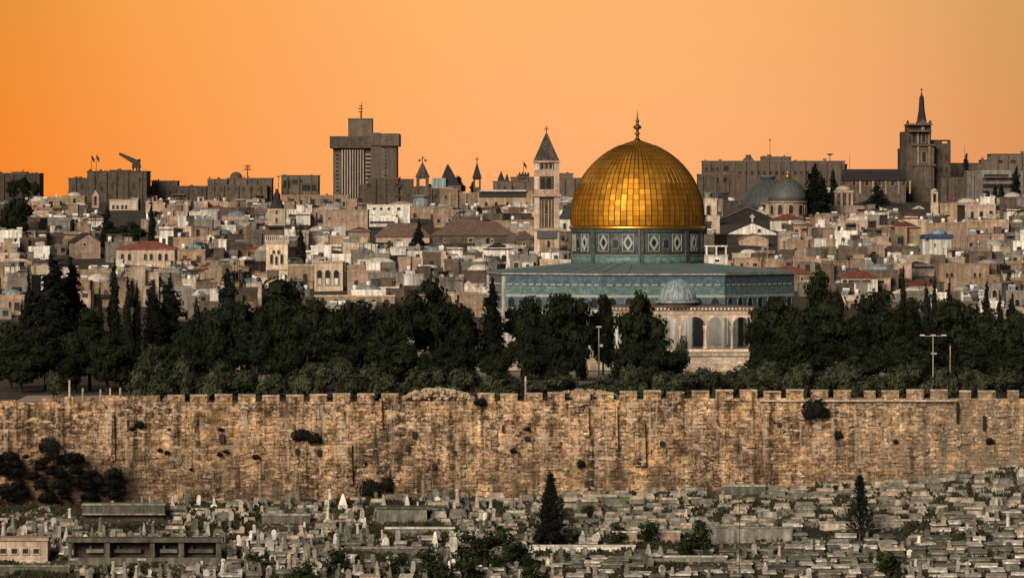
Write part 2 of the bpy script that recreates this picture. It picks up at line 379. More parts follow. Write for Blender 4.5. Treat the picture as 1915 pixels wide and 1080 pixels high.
def make_protos():
    # stone pines: 10 m tall, about 10 m wide, a bare forked trunk under heaped clumps
    for k in range(5):
        rng = random.Random(100 + k); lobes = []
        for i in range(19):
            a = rng.uniform(0, 2 * pi); t = rng.random(); zz = lerp(2.3, 8.7, t); wid = 3.8 * sqrt(max(.08, 1 - ((zz - 5.2) / 4.4) ** 2))
            q = sqrt(rng.random()) * wid; r = rng.uniform(1.1, 1.9)
            lobes.append((q * cos(a), q * sin(a), zz, r * 1.15, r * 1.15, r * rng.uniform(.62, .85)))
        lobes.append((0, 0, 6.0, 2.9, 2.9, 2.3)); lobes.append((rng.uniform(-1, 1), 0, 8.9, 1.7, 1.7, 1.0))
        mb = MB(); cores(mb, lobes, .72, k * 31); leaves(mb, lobes, rng, .30, 10, -.16, .6, k * 5.0, .4)
        tb = MB(); top = (rng.uniform(-.5, .5), 0, 5.0)
        tb.tube((0, 0, -.6), (.1, 0, 2.6), .36, .27, 8); tb.tube((.1, 0, 2.6), top, .27, .16, 7)
        for i in range(5):
            a = i * 1.3 + rng.random(); tb.tube((.1, 0, 2.4 + .3 * i), (2.4 * cos(a), 2.4 * sin(a), 4.6 + rng.random() * 1.5), .15, .05, 6)
        PROTO['pine', k] = proto('pine_tree', mb, tb, 'pine', 'bark', 'tree')
    # cypresses: 10 m tall, 2.2 m wide
    for k in range(4):
        rng = random.Random(200 + k); lobes = []
        for i in range(13):
            t = i / 12.0; z = lerp(1.0, 9.5, t); w = 1.12 * (sin(min(1, t * 1.5 + .35) * pi / 2)) * (1 - t ** 2.2 * .86)
            lobes.append((rng.uniform(-.16, .16), rng.uniform(-.16, .16), z, w * rng.uniform(.85, 1.12), w, .85))
        mb = MB(); cores(mb, lobes, .75, k * 17); leaves(mb, lobes, rng, .22, 22, -.25, .5, k * 3.0, 1.2)
        tb = MB(); tb.tube((0, 0, -.6), (0, 0, 3), .22, .12, 7)
        PROTO['cypress', k] = proto('cypress_tree', mb, tb, 'cypress', 'bark', 'tree')
    # broad conifers (cedar habit): 10 m tall, 6 m wide cone of drooping tiers
    for k in range(3):
        rng = random.Random(300 + k); lobes = []
        for i in range(9):
            t = i / 8.0; z = lerp(1.6, 9.4, t); w = lerp(2.7, .35, t ** 1.15)
            lobes.append((0, 0, z, w * .6, w * .6, .8))
            for j in range(max(1, int(7 * (1 - t)))):
                a = rng.uniform(0, 2 * pi); q = w * rng.uniform(.45, .8); lobes.append((q * cos(a), q * sin(a), z + rng.uniform(-.35, .35), w * .36 + .12, w * .36 + .12, rng.uniform(.4, .65)))
        mb = MB(); cores(mb, lobes, .7, k * 13); leaves(mb, lobes, rng, .25, 13, -.2, .5, k * 4.0, .3)
        tb = MB(); tb.tube((0, 0, -.6), (0, 0, 8), .34, .07, 7)
        PROTO['conifer', k] = proto('conifer_tree', mb, tb, 'cypress', 'bark', 'tree')
    # spiky young conifers in the graveyard: 8 m tall, see-through tiers of thin sprays
    for k in range(2):
        rng = random.Random(330 + k); mb = MB(); tb = MB(); tb.tube((0, 0, -.5), (0, 0, 7.6), .15, .03, 6)
        for i in range(24):
            t = i / 23.0; z = lerp(1.3, 7.7, t); w = lerp(2.1, .18, t ** 1.1) * rng.uniform(.6, 1.2)
            for j in range(6):
                a = j * pi / 3 + i * .5 + rng.uniform(-.3, .3); e = Vector((w * cos(a), w * sin(a), w * .35)); b = Vector((0, 0, z))
                tb.tube(tuple(b), tuple(b + e), .03, .012, 4)
                for q in range(17):
                    s_ = rng.random(); p = b + e * (s_ ** .7) + Vector((rng.gauss(0, .1), rng.gauss(0, .1), rng.gauss(0, .08)))
                    u = (e.normalized() + Vector((rng.uniform(-.9, .9), rng.uniform(-.9, .9), rng.uniform(-.2, .9)))).normalized() * .2; v_ = u.orthogonal().normalized() * .06
                    mb.add([tuple(p - u), tuple(p - v_), tuple(p + u), tuple(p + v_)], [(0, 1, 2, 3)])
        PROTO['spiky', k] = proto('conifer_tree', mb, tb, 'cypress', 'bark', 'tree')
    # shrubs: olives along the wall, 4 m wide and 3.2 m tall
    for k in range(5):
        rng = random.Random(400 + k); lobes = []
        for i in range(8):
            a = rng.uniform(0, 2 * pi); q = rng.uniform(.3, 1.4); r = rng.uniform(.55, .95)
            lobes.append((q * cos(a), q * sin(a), rng.uniform(.8, 2.5), r, r, r * .85))
        lobes.append((0, 0, 1.5, 1.25, 1.25, 1.1))
        mb = MB(); cores(mb, lobes, .66, k * 11); leaves(mb, lobes, rng, .19, 30, -.2, .35, k * 2.0, .5)
        tb = MB(); tb.tube((0, 0, -.5), (.1, 0, 1.4), .16, .1, 6); tb.tube((0, 0, .4), (.7, 0, 1.6), .1, .05, 5); tb.tube((0, 0, .4), (-.6, .2, 1.6), .1, .05, 5)
        PROTO['olive', k] = proto('olive_shrub', mb, tb, 'olive', 'bark', 'shrub')
    # leafy bushes of the graveyard, same habit, fresher green
    for k in range(3):
        rng = random.Random(500 + k); lobes = []
        for i in range(9):
            a = rng.uniform(0, 2 * pi); q = rng.uniform(.3, 1.5); r = rng.uniform(.5, .9)
            lobes.append((q * cos(a), q * sin(a), rng.uniform(.7, 3.1), r, r, r * .9))
        mb = MB(); cores(mb, lobes, .5, k * 11); leaves(mb, lobes, rng, .17, 34, -.12, .3, k * 2.0, .2)
        tb = MB(); tb.tube((0, 0, -.5), (.1, 0, 2.2), .14, .06, 6); tb.tube((0, 0, .4), (.9, 0, 2.2), .08, .03, 5); tb.tube((0, 0, .4), (-.8, .2, 2.2), .08, .03, 5)
        PROTO['bush', k] = proto('leafy_bush', mb, tb, 'bush', 'bark', 'bush')
    # caper bushes: a ball that grows out of the masonry
    for k in range(3):
        rng = random.Random(600 + k); lobes = [(0, -.25, 0, 1, .55, .85)]
        for i in range(5): lobes.append((rng.uniform(-.8, .8), -.3, rng.uniform(-.7, .5), rng.uniform(.25, .5), .3, rng.uniform(.25, .5)))
        mb = MB(); cores(mb, lobes, .7, k * 7); leaves(mb, lobes, rng, .14, 70, -.3, .3, k * 2.0)
        tb = MB(); tb.tube((0, .3, 0), (0, -.3, 0), .08, .05, 5)
        PROTO['caper', k] = proto('caper_bush', mb, tb, 'caper', 'bark', 'bush')
make_protos()
SIZE = {'pine': (10.0, 8.9), 'cypress': (10.3, 2.0), 'conifer': (10.1, 3.9), 'spiky': (8.0, 4.0), 'olive': (3.3, 4.0), 'bush': (3.8, 4.2)}
TREES = []
ITEMS = []        # things that still need a label: (object, base phrase, px, row, set)
TCOUNT = {}
def tree(kind, px, top, width, D, label=None, k=None, group=None, base=None, y_ratio=None, rz=None):
    """a tree whose crown tops out at photo row `top` and spans `width` photo pixels at distance D"""
    n = sum(1 for q in PROTO if q[0] == kind); TCOUNT[kind] = TCOUNT.get(kind, -1) + 1
    if k is None: k = TCOUNT[kind] % n
    x = X(px, D); g = ground_z(x, D) if base is None else base
    h, w = SIZE[kind]; sw = width * D / F / w; sh = (Z(top, D) - g) / h
    o = dup(PROTO[kind, k], (x, D, g), R.uniform(0, 6.28) if rz is None else rz, (sw, sw * (y_ratio or 1), sh))
    if label: o['label'] = label
    if group: o['group'] = group
    TREES.append((o, kind, px, top, D)); return o
# ------------------------------------------------------------------ ground, plaza, platform
def ground_material():
    k = NT('stony_ground')
    soil = k.ramp(k.noise(.35, 6, .7), [(.3, (.022, .019, .012)), (.5, (.065, .052, .034)), (.72, (.13, .10, .066))])
    grit = k.ramp(k.noise(2.2, 4, .7), [(.35, .45), (.7, 1.35)])
    col = k.mix(1.0, soil, grit, 'MULTIPLY')
    weed = k.ramp(k.noise(.18, 5, .65, k.scaled(k.obj, (1, 1, .3))), [(.5, 0), (.62, .75)])
    col = k.mix(weed, col, (.035, .040, .020))
    k.color(col); k.bump(k.noise(1.6, 5, .7), .8, .25); return k.m
def build_ground():
    xs = [-4000, -1500, -600, -300, -180, -120] + [-90 + 1.5 * i for i in range(121)] + [120, 180, 300, 600, 1500, 4000]
    ys = [-400, -120, -40, -10, 0, 10, 30, 60, 100, 160, 250, 340, 420, 500, 560, 590, 605] + [612 + 1.5 * i for i in range(35)] + \
         [664, 675, 690, 710, 730, 750, 770, 790, 800, 860, 925, 932, 941, 950] + [960 + 15 * i for i in range(50)] + [1760, 1900, 2400, 4000, 9000]
    mb = MB(); nx = len(xs); mb.smooth = True
    vs = [(x, y, ground_z(max(-400, min(400, x)), y)) for y in ys for x in xs]
    fs = [(j * nx + i, j * nx + i + 1, (j + 1) * nx + i + 1, (j + 1) * nx + i) for j in range(len(ys) - 1) for i in range(nx - 1)]
    mb.add(vs, fs); structure('ground', mb, ground_material())
build_ground()
def flat(name, pts, dz, mat):
    """a sheet that follows the ground a few millimetres above it"""
    mb = MB(); n = 14
    (xa, ya), (xb, yb) = pts
    vs = [(lerp(xa, xb, i / n), y, ground_z(lerp(xa, xb, i / n), y) + dz) for y in (ya, lerp(ya, yb, .33), lerp(ya, yb, .66), yb) for i in range(n + 1)]
    mb.add(vs, [(j * (n + 1) + i, j * (n + 1) + i + 1, (j + 1) * (n + 1) + i + 1, (j + 1) * (n + 1) + i) for j in range(3) for i in range(n)])
    return structure(name, mb, mat)
M['path'] = stone('dusty_path', (.40, .31, .24), var=.3, streak=.1, scale=.3)
flat('path', ((-69, 676), (-47, 706)), .05, M['path'])
flat('esplanade', ((-40, 742), (60, 792)), .06, M['path'])
def build_platform():
    mb = MB(); mb.box(-48, 62, 796, 930, -3, 1.66)
    mb.box(-48.2, 62.2, 795.6, 796.0 - .003, 1.2, 1.72)
    o = structure('stone_platform', mb, M['cream'])
    st = MB()
    for i in range(9): st.box(28.4, 40.0, 795.55 - (9 - i) * .42, 795.55 - (8 - i) * .42 - .002, -2.4, -1.5 + i * .32)
    structure('platform_steps', st, M['cream'])
build_platform()

# ------------------------------------------------------------------ the city wall above the graves
def wall_material():
    k = NT('old_city_wall_masonry')
    sw = k.N.new('ShaderNodeSeparateXYZ'); k.L.new(k.obj, sw.inputs[0]); cb = k.N.new('ShaderNodeCombineXYZ'); k.L.new(sw.outputs[0], cb.inputs[0]); k.L.new(sw.outputs[2], cb.inputs[1])
    nz = k.N.new('ShaderNodeTexNoise'); nz.inputs['Scale'].default_value = .7; nz.inputs['Detail'].default_value = 4; k.L.new(k.obj, nz.inputs['Vector'])
    wob = k.mix(.55, cb.outputs[0], nz.outputs['Color'], 'ADD')
    def brick(w, h, c1, c2, mo, ms):
        b = k.N.new('ShaderNodeTexBrick'); b.inputs['Scale'].default_value = 1; b.inputs['Brick Width'].default_value = w; b.inputs['Row Height'].default_value = h
        b.inputs['Mortar Size'].default_value = ms; b.inputs['Color1'].default_value = (*c1, 1); b.inputs['Color2'].default_value = (*c2, 1); b.inputs['Mortar'].default_value = (*mo, 1)
        b.inputs['Bias'].default_value = -.15; k.L.new(wob, b.inputs['Vector']); return b
    def cells(sx, sz):
        v = k.N.new('ShaderNodeTexVoronoi'); v.inputs['Scale'].default_value = 1.0; k.L.new(k.scaled(wob, (sx, sz, 1)), v.inputs['Vector'])
        e = k.N.new('ShaderNodeTexVoronoi'); e.feature = 'DISTANCE_TO_EDGE'; e.inputs['Scale'].default_value = 1.0; k.L.new(k.scaled(wob, (sx, sz, 1)), e.inputs['Vector'])
        s_ = k.N.new('ShaderNodeSeparateColor'); k.L.new(v.outputs['Color'], s_.inputs[0]); return s_.outputs[0], e.outputs[0]
    b1 = brick(1.1, .52, (.55, .365, .205), (.41, .26, .14), (.38, .245, .14), .02)
    v1, e1 = cells(.95, 1.9); v2, e2 = cells(2.0, 3.6)
    reg = k.ramp(k.noise(.16, 4, .7), [(.40, 0), (.58, 1)])
    stones1 = k.mix(1.0, b1.outputs['Color'], k.ramp(v1, [(0, .45), (.35, .85), (.8, 1.15), (1, 1.6)]), 'MULTIPLY')
    stones2 = k.mix(1.0, k.ramp(v2, [(0, (.10, .07, .045)), (.3, (.36, .235, .135)), (.7, (.58, .40, .245)), (1, (.85, .68, .49))]), k.ramp(e2, [(.0, .35), (.10, 1.0)]), 'MULTIPLY')
    col = k.mix(reg, stones1, stones2)
    # pale patched stones, rain streaks, soot and moss, shade of hollows painted as dark spots
    pale = k.ramp(k.noise(1.5, 3, .7, k.scaled(k.obj, (1, 1, 1.7))), [(.55, 0), (.62, .9)])
    zone = k.ramp(k.noise(.09, 3, .6), [(.40, .12), (.60, 1)])
    col = k.mix(k.mix(1.0, pale, zone, 'MULTIPLY'), col, (.66, .53, .385))
    stv = k.ramp(k.noise(1.0, 4, .65, k.scaled(k.obj, (.85, 1, .055))), [(.38, .22), (.49, .95), (.66, 1.35)])
    col = k.mix(1.0, col, stv, 'MULTIPLY')
    blot = k.ramp(k.noise(.42, 6, .75, k.scaled(k.obj, (1, 1, .75))), [(.37, .16), (.50, .88), (.68, 1.35)])
    col = k.mix(.9, col, blot, 'MULTIPLY')
    hollow_shade = k.ramp(k.noise(2.4, 3, .75), [(.36, .08), (.46, 1)])
    col = k.mix(.9, col, hollow_shade, 'MULTIPLY')
    big = k.ramp(k.noise(.11, 4, .7, k.scaled(k.obj, (1, 1, .8))), [(.40, .36), (.52, 1.0), (.66, 1.25)])
    col = k.mix(.9, col, big, 'MULTIPLY')
    band = k.ramp(k.noise(.8, 4, .75, k.scaled(k.obj, (.7, 1, 1.7))), [(.55, 0), (.63, .8)])
    col = k.mix(band, col, (.70, .56, .41))
    pv = k.ramp(k.noise(1.0, 3, .6, k.scaled(k.obj, (1.3, 1, .09))), [(.56, 0), (.66, .6)])
    col = k.mix(pv, col, (.52, .44, .345))
    # the lower part is rougher and greyer with earth and growth
    hz = k.N.new('ShaderNodeMapRange'); hz.inputs[1].default_value = -14; hz.inputs[2].default_value = -3; hz.inputs[3].default_value = 1; hz.inputs[4].default_value = 0; k.L.new(sw.outputs[2], hz.inputs[0])
    soil = k.ramp(k.noise(.22, 5, .7), [(.44, 0), (.6, .9)])
    col = k.mix(k.mix(1.0, soil, hz.outputs[0], 'MULTIPLY'), col, (.085, .06, .042))
    # darker brown low down by the thicket, grey lichen towards the far end
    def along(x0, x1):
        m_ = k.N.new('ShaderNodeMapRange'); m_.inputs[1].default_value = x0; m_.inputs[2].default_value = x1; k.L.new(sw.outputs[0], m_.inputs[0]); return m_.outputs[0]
    low_dark = k.mix(1.0, k.mix(1.0, along(-33, -52), k.ramp(hz.outputs[0], [(.15, 0), (.75, 1)]), 'MULTIPLY'), k.ramp(k.noise(.5, 5, .75), [(.36, 0), (.55, .95)]), 'MULTIPLY')
    col = k.mix(low_dark, col, (.05, .036, .024))
    lich = k.mix(1.0, along(38, 58), k.ramp(k.noise(.7, 5, .75), [(.40, 0), (.58, .85)]), 'MULTIPLY')
    col = k.mix(lich, col, (.20, .17, .125))
    col = k.mix(1.0, col, (.94, .89, .84), 'MULTIPLY')
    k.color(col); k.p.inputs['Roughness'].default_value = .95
    h = k.mix(.5, k.noise(1.8, 5, .75), b1.outputs['Fac']); k.bump(h, 1.0, .35); return k.m
WALL_Y = 658.0
def build_wall():
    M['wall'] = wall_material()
    root = thing('city_wall', 'long crenellated wall of weathered ochre stone rising behind the graveyard', 'wall', (0, WALL_Y, 0))
    KW = WALL_Y / F
    top_row = lambda px: 752 if px < 300 else interp([(300, 752), (900, 750), (1400, 744), (1920, 745)], px)
    x0, x1 = -84.0, 84.0; step = .5; nx = int((x1 - x0) / step); nz = 34
    mb = MB(); vs = []; mb.smooth = False
    def face(x, z):
        a = noise.noise(Vector((x * .9, 0, z * .9))) * .13 + noise.noise(Vector((x * .12, 5, z * .2))) * .35
        a += .22 * max(0, noise.noise(Vector((x * .33, 9, z * .03))) - .12)      # shallow buttress strips
        a += -.25 * sstep(-6, -15, z) * (1 + noise.noise(Vector((x * .3, 2, z * .4))))
        return a
    rows = []
    for i in range(nx + 1):
        x = x0 + i * step; zt = Z(top_row(PX(x, WALL_Y)), WALL_Y); zb = ground_z(x, 655.5) - 2
        rows.append((x, zt, zb))
    for j in range(nz + 1):
        for x, zt, zb in rows:
            z = lerp(zb, zt, j / nz); vs.append((x, -face(x, z), z))
    fs = [(j * (nx + 1) + i, j * (nx + 1) + i + 1, (j + 1) * (nx + 1) + i + 1, (j + 1) * (nx + 1) + i) for j in range(nz) for i in range(nx)]
    o = len(vs)
    for x, zt, zb in rows: vs.append((x, 3.0, zt))
    for x, zt, zb in rows: vs.append((x, 3.0, -6.0))
    t = nz * (nx + 1)
    for i in range(nx): fs += [(t + i, t + i + 1, o + i + 1, o + i), (o + i, o + i + 1, o + nx + 2 + i, o + nx + 1 + i)]
    mb.add(vs, fs)
    # single stones that stand out of the face
    rng = random.Random(5)
    for _ in range(2300):
        x = rng.uniform(x0, x1); zb = ground_z(x, 655.5); zt = Z(top_row(PX(x, WALL_Y)), WALL_Y) - .3
        z = lerp(zb, zt, rng.random() ** 1.25); w = rng.uniform(.25, .75); h = rng.uniform(.14, .34); f = face(x, z)
        mb.box(x - w, x + w, -f - rng.uniform(.06, .26), -f + .3, z - h, z + h, tx=.05)
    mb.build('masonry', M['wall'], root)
    # merlons: regular from the middle on, ruined towards one end
    xs = [300 + 44.6 * i for i in range(37)]
    for i, px in enumerate(xs):
        if 745 < px < 855: continue
        jit = rng.uniform(-1.5, 1.5); a = X(px + 12 + jit, WALL_Y); b = X(px + 44.6 - .5 + jit, WALL_Y)
        if i in (29, 33, 35): a += .8
        z0 = Z(top_row(px), WALL_Y) - .25; tr = interp([(300, 738), (880, 737), (1100, 733), (1400, 730), (1920, 729)], px) - .6 + rng.uniform(-1.2, 2.4)
        m = MB(); m.box(a, b, .0 - .06, .9, z0, Z(tr, WALL_Y) - .12); m.cur = 1; m.box(a - .05, b + .05, -.12, .95, Z(tr, WALL_Y) - .117, Z(tr, WALL_Y) + .1, tx=.06)
        m.build('merlon', [M['wall'], M['wall_top']], root)
    for (a, b, t) in ((0, 30, 748), (78, 112, 744), (120, 138, 741), (158, 176, 743), (190, 300, 739), (855, 872, 745)):
        m = MB(); m.box(X(a, WALL_Y), X(b, WALL_Y), -.05, .9, Z(756, WALL_Y), Z(t, WALL_Y), tx=.08); m.build('merlon', M['wall'], root)
    # string course and mended strips
    m = MB(); m.box(X(1420, WALL_Y), X(1790, WALL_Y), -.62, -.2, Z(750, WALL_Y), Z(747, WALL_Y)); m.build('string_course', M['cream'], root)
    for (a, b, t, u) in ((1186, 1208, 790, 870), (1092, 1102, 760, 815), (708, 716, 745, 800), (208, 216, 775, 860), (652, 660, 830, 905), (1150, 1156, 760, 840)):
        m = MB(); m.box(X(a, WALL_Y), X(b, WALL_Y), -.75, -.1, Z(u, WALL_Y), Z(t, WALL_Y), tx=.15); m.build('mended_strip', M['wall'], root)
    # openings: dark slots
    for (px, row, w, h) in ((597, 845, 7, 12), (556, 843, 7, 12), (775, 812, 8, 14), (762, 836, 7, 11), (812, 870, 8, 9), (850, 845, 5, 9), (415, 818, 10, 18), (985, 818, 9, 8), (1238, 828, 9, 11), (940, 800, 3, 14), (1840, 790, 5, 28), (1790, 770, 4, 40)):
        m = MB(); a, b = X(px - w / 2, WALL_Y), X(px + w / 2, WALL_Y); z0, z1 = Z(row + h / 2, WALL_Y), Z(row - h / 2, WALL_Y)
        m.slab([(a, z0), (b, z0), (b, z1 - (b - a) * .3), ((a + b) / 2, z1), (a, z1 - (b - a) * .3)], -.66, -.1); m.build('opening', M['pane'], root)
M['wall_top'] = stone('merlon_masonry', (.56, .43, .30), var=.45, rnd=.25, brick=.36, streak=.3, scale=1.1)
build_wall()
def rubble_heap(label, a, b, top, n):
    mb = MB(); rng = random.Random(a)
    for _ in range(n):
        t = rng.random(); px = lerp(a, b, t); hgt = (745 - top) * (sin(pi * t) ** .6); r = rng.uniform(.14, .42)
        z = Z(748 - hgt * rng.random() ** .5, WALL_Y + 2.0)
        mb.ico((X(px, WALL_Y + 2), 2.0 + rng.uniform(-1.2, 1.5) * .6, z), r, rng.random() * 50, .5, 5, 4, (1.2, 1, .75))
    o = mb.build('rubble_heap', M['rubble'], None, (0, WALL_Y, 0)); o['label'] = label; o['category'] = 'rubble heap'; o['kind'] = 'thing'
rubble_heap('tall heap of pale broken stones piled on the wall top', 752, 884, 724, 260)
rubble_heap('lower heap of grey broken stones along the wall walk', 1028, 1162, 726, 220)
def caper(px, row, w, h, label, k):
    D = WALL_Y - .5; o = dup(PROTO['caper', k], (X(px, D), D, Z(row, D)), 0, (w * D / F / 2, 1.0, h * D / F / 1.9)); o['label'] = label
caper(1525, 764, 50, 40, 'big round dark caper bush growing high on the wall face', 0)
caper(92, 833, 38, 36, 'round dark caper bush low on the wall near its shrubby end', 1)
caper(562, 811, 34, 24, 'dark caper tuft, bigger of the pair halfway up the wall', 2)
caper(588, 818, 28, 22, 'dark caper tuft, smaller of the pair halfway up the wall', 0)
caper(898, 751, 24, 18, 'small dark caper tuft just under the rubble on the wall', 1)
caper(690, 912, 34, 40, 'brown bush at the wall foot beside the white obelisk', 2)
caper(722, 905, 26, 34, 'second brown bush at the wall foot, a little further from the obelisk', 1)
rngc = random.Random(77)
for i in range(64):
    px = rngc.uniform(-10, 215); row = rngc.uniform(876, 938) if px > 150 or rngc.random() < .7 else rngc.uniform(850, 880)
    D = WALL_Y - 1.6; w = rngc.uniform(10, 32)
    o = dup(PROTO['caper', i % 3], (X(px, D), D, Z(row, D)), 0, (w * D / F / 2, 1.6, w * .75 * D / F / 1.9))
    o['label'] = 'dark tangled bush in the thicket at the dark wall foot'; o['group'] = 'thicket bushes at the wall foot'

for i in range(17):
    px = rngc.choice((rngc.uniform(200, 520), rngc.uniform(200, 1900))); row = rngc.uniform(780, 905) if px < 1500 else rngc.uniform(770, 860); w = rngc.uniform(6, 17); D = WALL_Y - .35
    o = dup(PROTO['caper', i % 3], (X(px, D), D, Z(row, D)), 0, (w * D / F / 2, .5, w * rngc.uniform(.6, 1.1) * D / F / 1.9)); ITEMS.append((o, 'tiny dark plant tuft on the wall face' if w < 14 else 'small dark plant tuft on the wall face', px, row, 'grave')); o['group'] = 'plant tufts on the wall'
# ------------------------------------------------------------------ the golden-domed shrine
def dome_material():
    k = NT('gilded_copper')
    at = k.N.new('ShaderNodeAttribute'); at.attribute_name = 'tone'
    col = k.ramp(at.outputs['Fac'], [(0, (.47, .22, .026)), (.5, (.62, .295, .032)), (1, (.76, .37, .045))])
    dirt = k.ramp(k.noise(.5, 4, .6, k.scaled(k.obj, (1, 1, .4))), [(.35, .62), (.6, 1.0)])
    col = k.mix(1.0, col, dirt, 'MULTIPLY')
    k.color(col); k.p.inputs['Metallic'].default_value = 1.0
    r = k.ramp(at.outputs['Fac'], [(0, .66), (1, .58)]); k.L.new(r, k.p.inputs['Roughness']); return k.m
def tile_material(name, base, alt, scale=1.2):
    k = NT(name)
    col = k.ramp(k.noise(scale, 5, .75), [(.3, base), (.52, alt), (.7, tuple(v * 1.7 for v in alt))])
    v = k.N.new('ShaderNodeTexVoronoi'); v.inputs['Scale'].default_value = 2.2; k.L.new(k.obj, v.inputs['Vector'])
    col = k.mix(1.0, col, k.ramp(v.outputs['Distance'], [(.1, 1.35), (.35, .75)]), 'MULTIPLY')
    k.color(col); k.p.inputs['Roughness'].default_value = .45; return k.m
M['gold'] = plain('gilt_trim', (.55, .31, .05), rough=.4, metal=1.0)
M['tile_blue'] = tile_material('blue_glazed_tile', (.038, .064, .088), (.085, .130, .160))
M['tile_teal'] = tile_material('teal_glazed_tile', (.055, .105, .105), (.115, .19, .18))
M['tile_grey'] = tile_material('grey_green_glazed_tile', (.035, .042, .038), (.07, .078, .068))
M['tile_pale'] = plain('pale_glazed_tile', (.27, .29, .27), rough=.45)
M['roof_lead'] = stone('pale_green_roof_lead', (.115, .155, .15), var=.25, streak=.2, scale=.3)
DS = 850.0; S8 = DS / F
def octo(r, n=8, a0=-60): return [(r * sin(radians(a0 + 360.0 / n * i)), -r * cos(radians(a0 + 360.0 / n * i))) for i in range(n)]
def build_shrine():
    root = thing('domed_shrine', 'octagonal shrine of blue tile and marble under a great golden dome', 'shrine', (X(1192, DS), DS, 1.66))
    KEEP.append((1062, 1322, 205, 500, DS)); KEEP.append((930, 1490, 495, 660, DS)); ANCH.append(('the golden dome', 1192, 350)); ANCH.append(('the tiled shrine', 1192, 530))
    z = lambda row, D=DS - 24: Z(row, D) - 1.66
    RW = 26.9
    def ring(r0, z0, z1, name, mat, r1=None):
        mb = MB(); mb.prism([(x + .5, y) for x, y in octo(r0)], z0, z1); return mb.build(name, mat, root)
    zt = z(514)
    ring(RW, -.4, z(578) - .002, 'marble_wall', M['marble'])
    ring(RW + .06, z(578), z(556) - .002, 'arch_band', M['tile_blue'])
    ring(RW + .02, z(556), z(551) - .002, 'white_line', M['tile_pale'])
    ring(RW + .05, z(551), z(536) - .002, 'teal_band', M['tile_teal'])
    ring(RW + .03, z(536), zt - .002, 'blue_band', M['tile_blue'])
    ring(RW + .45, zt, z(511), 'eave', M['pier'])
    ins = MB(); cs = octo(RW * cos(pi / 8) + .04, 8, -60 + 22.5)
    fr = MB(); pil = MB()
    for i in range(8):
        a = radians(-60 + 22.5 + 45 * i); ux, uy = cos(a), sin(a); mx, my = cs[i][0] + .5, cs[i][1]
        half = RW * sin(pi / 8)
        for j in range(13):
            t = (j - 6) * half / 6.8; w = .48; cx, cy = mx + ux * t, my + uy * t
            ins.box(cx - w, cx + w, cy - .05, cy + .05, z(534), z(531), rz=a)
        for j in range(7):
            t = (j - 3) * half / 3.55
            o = window(root, mx + ux * t, my + uy * t, z(575), 1.35, (575 - 557) * .089, 'arch', 'tile_pale2', rz=a)
            # tall blind marble arch below each window
            q = MB(); pts = arch_pts(1.9, 4.6, 6, .6); q.slab(pts, -.10, .02); q.build('blind_arch', M['blind'], root, (mx + ux * t, my + uy * t, 0), a)
            if j % 2 and j != 3: window(root, mx + ux * t, my + uy * t, .3, 1.7, 5.2, 'arch', 'tile_pale2', rz=a).location += Vector((sin(a) * .1, -cos(a) * .1, 0))
    ins.build('inscription_frieze', M['tile_pale'], root)
    for i in (0, 7):
        x, y = octo(RW + .02)[i]; x += .5; pb = MB(); pb.box(x - .32, x + .32, y - .32, y + .32, -.3, zt - .3, rz=radians(-60 + 45 * i)); pb.build('corner_pier', M['pier'], root)
    zr = z(510.5); zd = Z(493, DS - 11.5) - 1.66
    mb = MB(); mb.prism([(x + .5, y) for x, y in octo(RW + .3)], zr + .003, zd, octo(11.7)); rf = mb.build('roof', M['roof_lead'], root)
    sm = MB()
    for i in range(8):
        for j in range(5):
            a = radians(-60 + 45 * i + 45 * j / 5.0); k = cos(pi / 8) / cos(abs(((45 * j / 5.0) % 45) - 22.5) * pi / 180)
            p0 = ((RW + .2) * k * sin(a) + .5, -(RW + .2) * k * cos(a), zr + .04); p1 = (11.7 * k * sin(a), -11.7 * k * cos(a), zd + .04); sm.tube(p0, p1, .07, .05, 4)
    sm.build('seam', M['roof_lead'], rf)
    # drum: tiled panels between four piers
    RD = 124.0 * S8; dz = lambda row: Z(row, DS - RD) - 1.66
    dr = MB(); dr.lathe([(RD - .25, zd - .5), (RD - .25, dz(423))], 64, smooth=True); drum = dr.build('drum', M['tile_grey'], root)
    q = MB(); q.lathe([(RD - .1, zd - .3), (RD - .1, dz(480)), (RD - .2, dz(479.5))], 64); q.build('drum_band', M['tile_teal'], drum)
    q = MB(); q.lathe([(RD - .02, dz(478.6)), (RD - .02, dz(476.8))], 64); q.build('drum_string', M['tile_pale'], drum)
    q = MB(); q.lathe([(RD - .06, dz(434)), (RD - .06, dz(429)), (RD - .16, dz(428.5))], 64); q.build('drum_frieze', M['tile_blue'], drum)
    for k8 in range(8):
        a = radians(2.0 + 45 * k8); x, y = (RD - .2) * sin(a), -(RD - .2) * cos(a)
        b = MB(); b.box(x - .42, x + .42, y - .24, y + .24, zd - .3, dz(426), rz=a); b.build('drum_pier', M['tile_grey'], drum)
        a = radians(24.3 + 45 * k8); x, y = (RD - .26) * sin(a), -(RD - .26) * cos(a); h = dz(438) - dz(470); zc = (dz(438) + dz(470)) / 2
        b = MB(); b.slab(arch_pts(1.3, h * .72, 6, zc - h * .4), -.12, .02); b.cur = 1; b.slab(arch_pts(.9, h * .5, 6, zc - h * .3), -.15, -.123); b.build('drum_window', [M['tile_blue'], M['pane']], drum, (x, y, 0), a)
